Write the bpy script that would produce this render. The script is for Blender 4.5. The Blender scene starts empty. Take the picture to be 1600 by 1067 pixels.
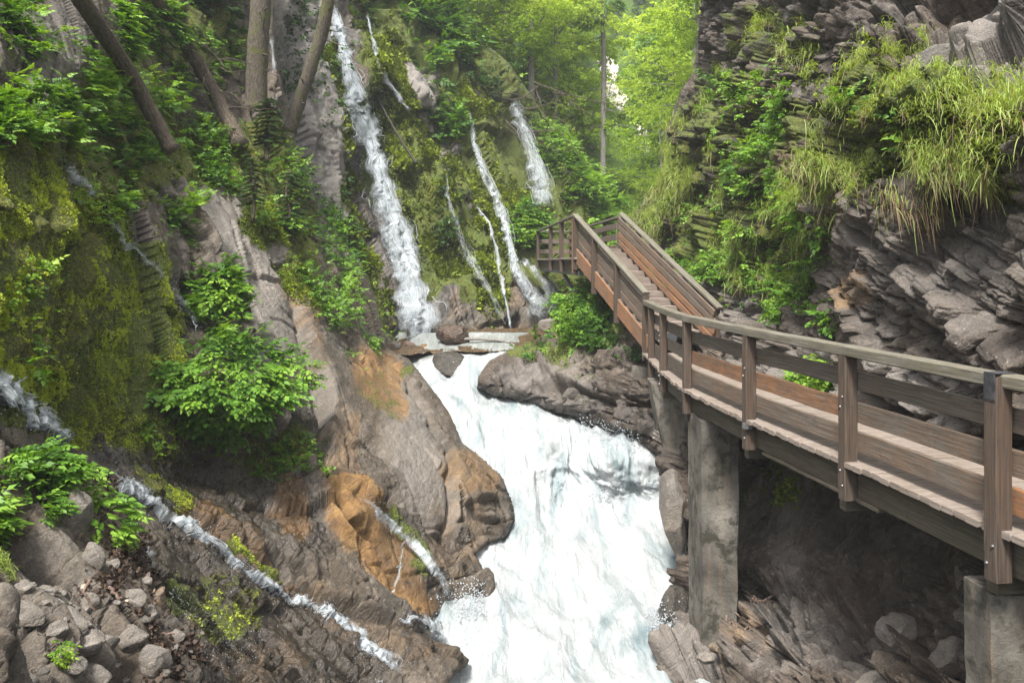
import bpy, math, random
import numpy as np
from mathutils import Vector, Matrix

# ------------------------------------------------------------------ camera, sky, sun, exposure
sc = bpy.context.scene
COL = sc.collection
FOC = 1290.0          # focal length in photo pixels (photo 1600 wide)
HOR = 409.0           # horizon row
cam_d = bpy.data.cameras.new("camera")
cam = bpy.data.objects.new("camera", cam_d)
COL.objects.link(cam)
cam_d.sensor_width = 36.0
cam_d.lens = 36.0 * FOC / 1600.0
cam_d.shift_y = -(533.5 - HOR) / 1600.0
cam_d.clip_start = 0.1
cam_d.clip_end = 3000.0
cam.location = (0, 0, 0)
cam.rotation_euler = (math.radians(90), 0, 0)
sc.camera = cam

SUN_EL, SUN_AZ = math.radians(58), math.radians(-158)   # azimuth from +Y, clockwise
world = bpy.data.worlds.new("World")
sc.world = world
world.use_nodes = True
wt = world.node_tree
wt.nodes.clear()
w_out = wt.nodes.new("ShaderNodeOutputWorld")
w_bg = wt.nodes.new("ShaderNodeBackground")
w_sky = wt.nodes.new("ShaderNodeTexSky")
w_sky.sky_type = 'NISHITA'
w_sky.sun_disc = False
w_sky.sun_elevation = SUN_EL
w_sky.sun_rotation = SUN_AZ
w_sky.air_density = 1.0
w_sky.dust_density = 4.0
w_hs = wt.nodes.new("ShaderNodeHueSaturation")
w_hs.inputs["Saturation"].default_value = 0.22      # thin cloud: paler, greyer sky
wt.links.new(w_sky.outputs[0], w_hs.inputs["Color"])
wt.links.new(w_hs.outputs[0], w_bg.inputs[0])
w_bg.inputs[1].default_value = 0.14
wt.links.new(w_bg.outputs[0], w_out.inputs[0])

sun_d = bpy.data.lights.new("sun", 'SUN')
sun_d.energy = 3.3
sun_d.angle = math.radians(10)
sun_d.color = (1.0, 0.96, 0.9)
sun = bpy.data.objects.new("sun", sun_d)
COL.objects.link(sun)
sdir = Vector((math.sin(SUN_AZ) * math.cos(SUN_EL), math.cos(SUN_AZ) * math.cos(SUN_EL), math.sin(SUN_EL)))
sun.rotation_euler = sdir.to_track_quat('Z', 'Y').to_euler()

sc.view_settings.view_transform = 'Standard'
sc.view_settings.look = 'None'
sc.view_settings.gamma = 1.0
sc.view_settings.exposure = 1.42
sc.cycles.max_bounces = 6
sc.cycles.diffuse_bounces = 3
sc.cycles.glossy_bounces = 2
sc.cycles.transmission_bounces = 4
sc.cycles.transparent_max_bounces = 12
sc.cycles.volume_bounces = 0
sc.cycles.use_denoising = True
sc.cycles.denoising_prefilter = 'NONE'
sc.cycles.use_adaptive_sampling = True
sc.cycles.adaptive_threshold = 0.02
sc.cycles.caustics_reflective = False
sc.cycles.caustics_refractive = False

random.seed(11)
rng = np.random.default_rng(7)

def W(u, v, d):
    """photo pixel + distance in metres -> world point (camera stands at the origin)"""
    return np.array([(u - 800.0) / FOC * d, d, (HOR - v) / FOC * d])

# ------------------------------------------------------------------ numpy noise
def _hash(ix, iy, iz, seed):
    h = (ix.astype(np.int64) * 374761393 + iy.astype(np.int64) * 668265263 + iz.astype(np.int64) * 2147483647 + seed * 974634777) & 0xFFFFFFFF
    h = ((h ^ (h >> 13)) * 1274126177) & 0xFFFFFFFF
    h = ((h ^ (h >> 16)) * 2246822519) & 0xFFFFFFFF
    h = (h ^ (h >> 15)) & 0xFFFFFFFF
    return h.astype(np.float64) / 4294967295.0

def vnoise(P, seed=0):
    f = np.floor(P); t = P - f; i = f.astype(np.int64)
    t = t * t * (3 - 2 * t)
    out = 0
    for a in (0, 1):
        wa = t[:, 0] if a else 1 - t[:, 0]
        for b in (0, 1):
            wb = t[:, 1] if b else 1 - t[:, 1]
            for c in (0, 1):
                wc = t[:, 2] if c else 1 - t[:, 2]
                out = out + wa * wb * wc * _hash(i[:, 0] + a, i[:, 1] + b, i[:, 2] + c, seed)
    return out * 2 - 1

def fbm(P, seed=0, octv=4, gain=0.5, lac=2.03):
    o = 0; a = 1.0; s = 0
    for k in range(octv):
        o = o + a * vnoise(P, seed + k * 17); s += a
        P = P * lac + 13.7; a *= gain
    return o / s

def ridged(P, seed=0, octv=4):
    o = 0; a = 1.0; s = 0
    for k in range(octv):
        o = o + a * (1 - 2 * np.abs(vnoise(P, seed + k * 29))); s += a
        P = P * 2.1 + 7.1; a *= 0.5
    return o / s

def worley(P, seed=0):
    """F1, F2, per-cell random numbers and offset from the nearest feature point"""
    n = len(P); f = np.floor(P); i = f.astype(np.int64)
    F1 = np.full(n, 9.0); F2 = np.full(n, 9.0)
    cid = np.zeros((n, 3)); off = np.zeros((n, 3))
    for a in (-1, 0, 1):
        for b in (-1, 0, 1):
            for c in (-1, 0, 1):
                jx, jy, jz = i[:, 0] + a, i[:, 1] + b, i[:, 2] + c
                q = np.stack([jx + _hash(jx, jy, jz, seed), jy + _hash(jx, jy, jz, seed + 1), jz + _hash(jx, jy, jz, seed + 2)], 1)
                dv = P - q
                dd = np.sqrt((dv ** 2).sum(1))
                m1 = dd < F1
                F2 = np.where(m1, F1, np.minimum(F2, dd))
                F1 = np.where(m1, dd, F1)
                cid[m1] = np.stack([jx, jy, jz], 1)[m1]
                off[m1] = dv[m1]
    r = np.stack([_hash(cid[:, 0], cid[:, 1], cid[:, 2], seed + 5 + k) for k in range(4)], 1)
    return F1, F2, r, off

def sstep(a, b, x):
    t = np.clip((x - a) / (b - a), 0, 1)
    return t * t * (3 - 2 * t)

# ------------------------------------------------------------------ polygons in photo space
def in_poly(U, V, poly):
    ins = np.zeros(U.shape, bool)
    n = len(poly)
    for k in range(n):
        x1, y1 = poly[k]; x2, y2 = poly[(k + 1) % n]
        if y1 == y2: continue
        c = ((y1 > V) != (y2 > V)) & (U < (x2 - x1) * (V - y1) / (y2 - y1) + x1)
        ins ^= c
    return ins

def near_poly(U, V, poly):
    best = np.full(U.shape, 1e9); bu = U.copy(); bv = V.copy()
    n = len(poly)
    for k in range(n):
        x1, y1 = poly[k]; x2, y2 = poly[(k + 1) % n]
        ex, ey = x2 - x1, y2 - y1
        t = np.clip(((U - x1) * ex + (V - y1) * ey) / (ex * ex + ey * ey + 1e-9), 0, 1)
        px, py = x1 + t * ex, y1 + t * ey
        dd = np.hypot(U - px, V - py)
        m = dd < best
        best = np.where(m, dd, best); bu = np.where(m, px, bu); bv = np.where(m, py, bv)
    return best, bu, bv

def region(U, V, shp, feather=14.0):
    """shp = ('e', u, v, ru, rv[, deg]) or polygon; 0..1 weight"""
    if shp[0] == 'e':
        _, cu, cv, ru, rv = shp[:5]
        a = math.radians(shp[5]) if len(shp) > 5 else 0.0
        du, dv = U - cu, V - cv
        x = du * math.cos(a) + dv * math.sin(a); y = -du * math.sin(a) + dv * math.cos(a)
        r = np.sqrt((x / ru) ** 2 + (y / rv) ** 2)
        return sstep(1.25, 0.7, r)
    ins = in_poly(U, V, shp)
    dd, _, _ = near_poly(U, V, shp)
    sd = np.where(ins, dd, -dd)
    return sstep(-feather, feather, sd)

# ------------------------------------------------------------------ mesh helpers
def np_mesh(name, V, quads=None, tris=None, smooth=False, attrs=None, uv=None):
    me = bpy.data.meshes.new(name)
    V = np.asarray(V, dtype=np.float32)
    parts = []
    if quads is not None and len(quads): parts.append((np.asarray(quads, np.int32), 4))
    if tris is not None and len(tris): parts.append((np.asarray(tris, np.int32), 3))
    nl = sum(p.size for p, _ in parts); nf = sum(len(p) for p, _ in parts)
    me.vertices.add(len(V)); me.vertices.foreach_set("co", V.ravel())
    me.loops.add(nl); me.polygons.add(nf)
    li = np.concatenate([p.ravel() for p, _ in parts])
    ls = []; o = 0
    for p, k in parts:
        ls.append(np.arange(len(p), dtype=np.int32) * k + o); o += p.size
    me.loops.foreach_set("vertex_index", li.astype(np.int32))
    me.polygons.foreach_set("loop_start", np.concatenate(ls).astype(np.int32))
    if smooth:
        me.polygons.foreach_set("use_smooth", np.ones(nf, bool))
    for k, a in (attrs or {}).items():
        a = np.asarray(a, np.float32)
        if a.ndim == 1:
            at = me.attributes.new(k, 'FLOAT', 'POINT'); at.data.foreach_set("value", a)
        else:
            at = me.attributes.new(k, 'FLOAT_COLOR', 'POINT')
            c = np.ones((len(V), 4), np.float32); c[:, :a.shape[1]] = a
            at.data.foreach_set("color", c.ravel())
    if uv is not None:
        l = me.uv_layers.new(name="UVMap")
        l.data.foreach_set("uv", np.asarray(uv, np.float32).ravel())
    me.update(); me.validate()
    return me

def obj(name, me, mat=None, parent=None):
    if mat is not None and len(me.materials) == 0:
        me.materials.append(mat)
    o = bpy.data.objects.new(name, me)
    COL.objects.link(o)
    if parent is not None:
        o.parent = parent
    return o

def tag(o, label=None, cat=None, group=None, kind=None):
    if label: o["label"] = label
    if cat: o["category"] = cat
    if group: o["group"] = group
    if kind: o["kind"] = kind
    return o

def empty(name, loc=(0, 0, 0), rz=0.0):
    o = bpy.data.objects.new(name, None)
    COL.objects.link(o)
    o.location = loc; o.rotation_euler = (0, 0, rz); o.empty_display_size = 0.2
    return o

def copy_tree(o):
    c = o.copy(); COL.objects.link(c)
    for ch in [x for x in bpy.data.objects if x.parent == o]:
        d = ch.copy(); COL.objects.link(d); d.parent = c
    return c

class MB:
    """collects beams / boxes / tubes (with a uv running along the grain) into one mesh"""
    def __init__(s): s.v = []; s.f = []; s.uv = []
    def add(s, vs, fs, uvs):
        b = len(s.v); s.v += [tuple(map(float, p)) for p in vs]
        for f in fs: s.f.append([b + i for i in f])
        s.uv += uvs
    def beam(s, a, b, w, h, up=(0, 0, 1), ch=0.006, seg=1, wob=0.0, side=None):
        """w = across (horizontal), h = along up"""
        a = Vector(a); b = Vector(b); d = (b - a); L = d.length; d.normalize()
        if side is not None: sx = Vector(side).normalized()
        else: sx = d.cross(Vector(up)).normalized()
        uz = sx.cross(d).normalized()
        W2, H2 = w / 2, h / 2; c = min(ch, W2 * .45, H2 * .45)
        prof = [(-W2 + c, -H2), (W2 - c, -H2), (W2, -H2 + c), (W2, H2 - c), (W2 - c, H2), (-W2 + c, H2), (-W2, H2 - c), (-W2, -H2 + c)]
        vs = []; uo = random.random() * 20; vo = random.random() * 20
        for k in range(seg + 1):
            t = k / seg
            ox = (random.random() - .5) * wob; oz = (random.random() - .5) * wob
            for (x, z) in prof:
                vs.append(a + d * (L * t) + sx * (x + ox) + uz * (z + oz))
        fs = []; uvs = []
        per = [0]
        for k in range(8):
            q0, q1 = prof[k], prof[(k + 1) % 8]
            per.append(per[-1] + math.hypot(q0[0] - q1[0], q0[1] - q1[1]))
        for k in range(seg):
            for j in range(8):
                j2 = (j + 1) % 8
                fs.append((k * 8 + j, k * 8 + j2, (k + 1) * 8 + j2, (k + 1) * 8 + j))
                u0, u1 = uo + L * k / seg, uo + L * (k + 1) / seg
                uvs += [(u0, vo + per[j]), (u0, vo + per[j + 1]), (u1, vo + per[j + 1]), (u1, vo + per[j])]
        n = seg * 8
        fs.append(tuple(range(7, -1, -1))); uvs += [(uo + prof[j][0] * .2, vo + prof[j][1]) for j in range(7, -1, -1)]
        fs.append(tuple(n + j for j in range(8))); uvs += [(uo + prof[j][0] * .2, vo + prof[j][1]) for j in range(8)]
        s.add(vs, fs, uvs)
    def tube(s, pts, rad, n=8, caps=True):
        pts = [Vector(p) for p in pts]; rings = []
        m = len(pts)
        if not hasattr(rad, '__len__'): rad = [rad] * m
        ref = Vector((0.13, 0.31, 0.94)).normalized()
        vs = []; L = 0; Ls = []
        for k in range(m):
            d = (pts[min(k + 1, m - 1)] - pts[max(k - 1, 0)]).normalized()
            x = d.cross(ref)
            if x.length < .1: x = d.cross(Vector((1, 0, 0)))
            x.normalize(); y = d.cross(x)
            if k: L += (pts[k] - pts[k - 1]).length
            Ls.append(L)
            for j in range(n):
                a = 2 * math.pi * j / n
                vs.append(pts[k] + (x * math.cos(a) + y * math.sin(a)) * rad[k])
        fs = []; uvs = []
        uo = random.random() * 10
        for k in range(m - 1):
            for j in range(n):
                j2 = (j + 1) % n
                fs.append((k * n + j, k * n + j2, (k + 1) * n + j2, (k + 1) * n + j))
                r = rad[k] * 2 * math.pi / n
                uvs += [(uo + Ls[k], j * r), (uo + Ls[k], (j + 1) * r), (uo + Ls[k + 1], (j + 1) * r), (uo + Ls[k + 1], j * r)]
        if caps:
            fs.append(tuple(range(n - 1, -1, -1))); uvs += [(uo, 0)] * n
            fs.append(tuple((m - 1) * n + j for j in range(n))); uvs += [(uo, 0)] * n
        s.add(vs, fs, uvs)
    def mesh(s, name, smooth=False):
        me = bpy.data.meshes.new(name)
        me.from_pydata(s.v, [], s.f)
        l = me.uv_layers.new(name="UVMap")
        l.data.foreach_set("uv", np.array(s.uv, np.float32).ravel())
        if smooth: me.polygons.foreach_set("use_smooth", np.ones(len(me.polygons), bool))
        me.update()
        return me
    def build(s, name, mat, parent=None, smooth=False):
        return obj(name, s.mesh(name, smooth), mat, parent)

# ------------------------------------------------------------------ materials
class NT:
    def __init__(s, name):
        s.m = bpy.data.materials.new(name); s.m.use_nodes = True
        s.t = s.m.node_tree; s.t.nodes.clear()
        s.out = s.n("OutputMaterial")
    def n(s, typ, **kw):
        nd = s.t.nodes.new("ShaderNode" + typ)
        for k, v in kw.items():
            if k.startswith("i_"): nd.inputs[k[2:].replace("_", " ")].default_value = v
            else: setattr(nd, k, v)
        return nd
    def l(s, a, b): s.t.links.new(a, b)
    def noise(s, vec, scale, detail=4, rough=.6, dist=0.0):
        nd = s.n("TexNoise"); nd.inputs["Scale"].default_value = scale
        nd.inputs["Detail"].default_value = detail; nd.inputs["Roughness"].default_value = rough
        nd.inputs["Distortion"].default_value = dist
        if vec is not None: s.l(vec, nd.inputs["Vector"])
        return nd.outputs["Fac"]
    def ramp(s, fac, stops, interp='LINEAR'):
        nd = s.n("ValToRGB"); cr = nd.color_ramp; cr.interpolation = interp
        while len(cr.elements) > len(stops): cr.elements.remove(cr.elements[-1])
        while len(cr.elements) < len(stops): cr.elements.new(0.5)
        for e, (p, c) in zip(cr.elements, stops):
            e.position = p; e.color = (*c, 1) if len(c) == 3 else c
        s.l(fac, nd.inputs[0]); return nd.outputs[0]
    def mix(s, fac, a, b, typ='MIX'):
        nd = s.n("Mix", data_type='RGBA', blend_type=typ, clamp_factor=True)
        for sock, val in ((nd.inputs[0], fac), (nd.inputs[6], a), (nd.inputs[7], b)):
            if hasattr(val, 'is_linked') or hasattr(val, 'links'): s.l(val, sock)
            else: sock.default_value = (*val, 1) if isinstance(val, tuple) and len(val) == 3 else val
        return nd.outputs[2]
    def math(s, op, a, b=None, c=None, clamp=False):
        nd = s.n("Math", operation=op, use_clamp=clamp)
        for k, val in enumerate((a, b, c)):
            if val is None: continue
            if hasattr(val, 'links'): s.l(val, nd.inputs[k])
            else: nd.inputs[k].default_value = val
        return nd.outputs[0]
    def mapping(s, vec, scale=(1, 1, 1), rot=(0, 0, 0)):
        nd = s.n("Mapping"); nd.inputs["Scale"].default_value = scale; nd.inputs["Rotation"].default_value = rot
        s.l(vec, nd.inputs["Vector"]); return nd.outputs[0]
    def attr(s, name, out="Fac"):
        nd = s.n("Attribute", attribute_name=name); return nd.outputs[out]
    def bump(s, h, strength=.5, dist=.02, normal=None):
        nd = s.n("Bump"); nd.inputs["Strength"].default_value = strength; nd.inputs["Distance"].default_value = dist
        s.l(h, nd.inputs["Height"])
        if normal is not None: s.l(normal, nd.inputs["Normal"])
        return nd.outputs[0]
    def principled(s, col, rough=.8, bump=None, spec=.3, **kw):
        b = s.n("BsdfPrincipled")
        for sock, val in ((b.inputs["Base Color"], col), (b.inputs["Roughness"], rough), (b.inputs["Specular IOR Level"], spec)):
            if hasattr(val, 'links'): s.l(val, sock)
            else: sock.default_value = (*val, 1) if isinstance(val, tuple) else val
        if bump is not None: s.l(bump, b.inputs["Normal"])
        for k, v in kw.items():
            b.inputs[k.replace("_", " ")].default_value = v
        s.l(b.outputs[0], s.out.inputs[0])
        return b

def rock_material(name, cols, strata=(0.0, 0.6, 0.0), mossc=((.02, .032, .006), (.075, .105, .012), (.16, .19, .025)), size=1.0, crack=0.5):
    m = NT(name)
    tc = m.n("TexCoord").outputs["Object"]
    st = m.mapping(tc, (1, 1, 1), strata)
    st = m.mapping(st, (0.45, 1.0, 2.3))
    n1 = m.noise(tc, 0.55 * size, 5, .62, .4)
    n2 = m.noise(st, 2.2 * size, 8, .68, .3)
    n3 = m.noise(tc, 14 * size, 8, .72)
    n4 = m.noise(tc, 3.5 * size, 6, .7, .6)
    base = m.ramp(n2, [(0.3, cols[0]), (0.47, cols[1]), (0.6, cols[2]), (0.75, cols[3])])
    base = m.mix(m.ramp(n1, [(0.4, (0, 0, 0)), (0.62, (1, 1, 1))]), base, m.mix(.6, base, cols[4]))
    base = m.mix(m.ramp(n3, [(0.38, (1, 1, 1)), (0.55, (0, 0, 0))]), base, m.mix(.5, base, cols[0]))
    base = m.mix(m.ramp(n3, [(0.6, (0, 0, 0)), (0.7, (1, 1, 1))]), base, m.mix(.4, base, (.55, .54, .5)))
    # thin cracks
    vo = m.n("TexVoronoi", feature='DISTANCE_TO_EDGE'); vo.inputs["Scale"].default_value = 1.5 * size
    wv = m.n("VectorMath", operation='ADD'); m.l(st, wv.inputs[0])
    nn = m.n("TexNoise"); nn.inputs["Scale"].default_value = 2.4; nn.inputs["Detail"].default_value = 4; m.l(tc, nn.inputs["Vector"])
    sc_ = m.n("VectorMath", operation='SCALE'); sc_.inputs["Scale"].default_value = 0.6; m.l(nn.outputs["Color"], sc_.inputs[0])
    m.l(sc_.outputs[0], wv.inputs[1]); m.l(wv.outputs[0], vo.inputs["Vector"])
    ck = m.ramp(vo.outputs["Distance"], [(0.0, (0, 0, 0)), (0.035, (1, 1, 1))])
    base = m.mix(m.math('MULTIPLY', m.math('SUBTRACT', 1.0, ck), crack), base, (.02, .018, .014))
    pr = m.n("Attribute", attribute_name="paint")
    sep = m.n("SeparateColor"); m.l(pr.outputs["Color"], sep.inputs[0])
    moss, ochre, wet = sep.outputs[0], sep.outputs[1], sep.outputs[2]
    tone = m.attr("tone")                    # weathered pale patches of the rock itself
    base = m.mix(tone, base, m.mix(.75, base, cols[3]))
    # ochre mineral stain
    oc = m.ramp(n4, [(0.3, (.06, .032, .014)), (0.5, (.17, .09, .028)), (0.68, (.27, .17, .065))])
    of = m.math('MULTIPLY_ADD', ochre, 1.7, m.math('MULTIPLY', m.math('SUBTRACT', n2, .75), 1.6), clamp=True)
    base = m.mix(of, base, oc)
    # wet film: darker rock, low roughness
    wn = m.math('MULTIPLY_ADD', wet, 1.6, m.math('MULTIPLY', m.math('SUBTRACT', n4, .72), 1.6), clamp=True)
    base = m.mix(m.math('MULTIPLY', wn, .9), base, m.mix(1.0, base, (.36, .34, .31), 'MULTIPLY'))
    # moss
    geo = m.n("NewGeometry"); sx = m.n("SeparateXYZ"); m.l(geo.outputs["Normal"], sx.inputs[0])
    up = m.math('MULTIPLY', sx.outputs[2], .35)
    mf = m.math('MULTIPLY_ADD', moss, 2.1, m.math('MULTIPLY_ADD', m.math('SUBTRACT', n4, .72), 2.6, m.math('MULTIPLY', up, .6)))
    mf = m.ramp(mf, [(0.15, (0, 0, 0)), (0.45, (1, 1, 1))])
    mn = m.noise(tc, 30, 6, .75); mn2 = m.noise(tc, 1.7, 4, .6)
    mc = m.ramp(mn, [(0.32, mossc[0]), (0.5, mossc[1]), (0.68, mossc[2])])
    mc = m.mix(m.ramp(mn2, [(0.42, (0, 0, 0)), (0.6, (1, 1, 1))]), mc, m.mix(1.0, mc, (1.15, .95, .6), 'MULTIPLY'))
    base = m.mix(mf, base, mc)
    rough = m.math('SUBTRACT', .88, m.math('MULTIPLY', wn, .66))
    rough = m.math('MAXIMUM', rough, m.math('MULTIPLY', mf, .85))
    h = m.math('MULTIPLY_ADD', n2, .6, m.math('MULTIPLY', n3, .45))
    h = m.math('MULTIPLY_ADD', ck, .1, h)
    h = m.math('MULTIPLY_ADD', m.math('MULTIPLY', mn, mf), .9, h)
    b = m.bump(h, 1.0, .07)
    g_ = m.noise(tc, 60 * size, 3, .8)
    base = m.mix(1.0, base, m.ramp(g_, [(.3, (.55, .55, .55)), (.5, (1, 1, 1)), (.7, (1.5, 1.5, 1.5))]), 'MULTIPLY')
    m.principled(base, rough, b, .55)
    return m.m

def leaf_material(name, stops, transl=.35, rough=.5, obj_rand=False, hue=0.0):
    """stops: ramp over the per-leaf random value"""
    m = NT(name)
    r = m.attr("rnd")
    tc = m.n("TexCoord").outputs["Object"]
    n = m.noise(tc, .8, 3, .6)
    f = m.math('MULTIPLY_ADD', m.math('SUBTRACT', n, .5), .9, r, clamp=True)
    if obj_rand:
        oi = m.n("ObjectInfo").outputs["Random"]
        f = m.math('MULTIPLY_ADD', m.math('SUBTRACT', oi, .5), .5, f, clamp=True)
    col = m.ramp(f, stops)
    d = m.n("BsdfPrincipled"); m.l(col, d.inputs["Base Color"])
    d.inputs["Roughness"].default_value = rough; d.inputs["Specular IOR Level"].default_value = .35
    t = m.n("BsdfTranslucent"); tcol = m.mix(1.0, col, (1.35, 1.25, .45), 'MULTIPLY'); m.l(tcol, t.inputs[0])
    x = m.n("MixShader"); x.inputs[0].default_value = transl
    m.l(d.outputs[0], x.inputs[1]); m.l(t.outputs[0], x.inputs[2]); m.l(x.outputs[0], m.out.inputs[0])
    return m.m

def wood_material(name, dark, mid, lite, blot, blot_amt=.5, rough=.75):
    m = NT(name)
    uv = m.n("UVMap").outputs[0]
    tc = m.n("TexCoord").outputs["Object"]
    g = m.mapping(uv, (1.2, 38, 1)); g1 = m.noise(g, 1.6, 6, .65, .5)
    g2 = m.noise(m.mapping(uv, (3.0, 120, 1)), 1.5, 5, .7)
    big = m.noise(tc, 1.3, 5, .65, .5)
    spot = m.noise(m.mapping(uv, (2.2, 9, 1)), 2.0, 7, .75, 1.0)
    c = m.ramp(g1, [(0.28, dark), (0.5, mid), (0.74, lite)])
    c = m.mix(m.math('MULTIPLY', m.ramp(m.math('MULTIPLY_ADD', spot, .6, m.math('MULTIPLY', big, .4)), [(0.44, (0, 0, 0)), (0.62, (1, 1, 1))]), blot_amt), c, blot)
    c = m.mix(m.ramp(g2, [(0.32, (.75, .75, .75)), (0.45, (0, 0, 0))]), c, m.mix(.6, c, (.03, .022, .016)))
    st = m.noise(tc, 6.0, 6, .7, .4)
    c = m.mix(m.ramp(st, [(0.58, (0, 0, 0)), (0.72, (.7, .7, .7))]), c, m.mix(.7, c, dark))
    h = m.math('MULTIPLY_ADD', g1, .6, m.math('MULTIPLY', g2, .5))
    m.principled(c, rough, m.bump(h, .6, .012), .3)
    return m.m

def concrete_material():
    m = NT("concrete")
    tc = m.n("TexCoord").outputs["Object"]
    a = m.noise(tc, 1.3, 6, .65, .3); b = m.noise(tc, 22, 6, .75); s = m.noise(m.mapping(tc, (9, 9, .7)), 1.0, 5, .6, .3)
    c = m.ramp(a, [(0.35, (.06, .055, .047)), (0.55, (.125, .115, .098)), (0.7, (.21, .195, .17))])
    c = m.mix(m.ramp(s, [(0.5, (0, 0, 0)), (0.7, (.45, .45, .45))]), c, m.mix(.5, c, (.26, .17, .10)))
    c = m.mix(m.ramp(m.noise(tc, 3.5, 5, .7), [(0.5, (0, 0, 0)), (0.62, (.85, .85, .85))]), c, (.022, .022, .015))
    c = m.mix(m.ramp(b, [(0.35, (.8, .8, .8)), (0.48, (0, 0, 0))]), c, m.mix(.45, c, (.05, .045, .04)))
    m.principled(c, .85, m.bump(m.math('MULTIPLY_ADD', a, .5, b), .6, .03), .25)
    return m.m

def bark_material(name, dark, mid, lite, moss=.4):
    m = NT(name)
    uv = m.n("UVMap").outputs[0]; tc = m.n("TexCoord").outputs["Object"]
    g = m.noise(m.mapping(uv, (5, 16, 1)), 1.8, 7, .7, .6); f = m.noise(tc, 40, 5, .7)
    c = m.ramp(g, [(0.3, dark), (0.5, mid), (0.7, lite)])
    c = m.mix(m.ramp(f, [(0.6, (0, 0, 0)), (0.72, (.6, .6, .6))]), c, (.32, .32, .29))
    mo = m.noise(tc, 2.6, 6, .7, .5)
    c = m.mix(m.math('MULTIPLY', m.ramp(mo, [(0.5, (0, 0, 0)), (0.62, (1, 1, 1))]), moss), c, (.085, .10, .015))
    m.principled(c, .9, m.bump(m.math('MULTIPLY_ADD', g, 1.0, m.math('MULTIPLY', f, .4)), .9, .04), .2)
    return m.m
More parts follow.
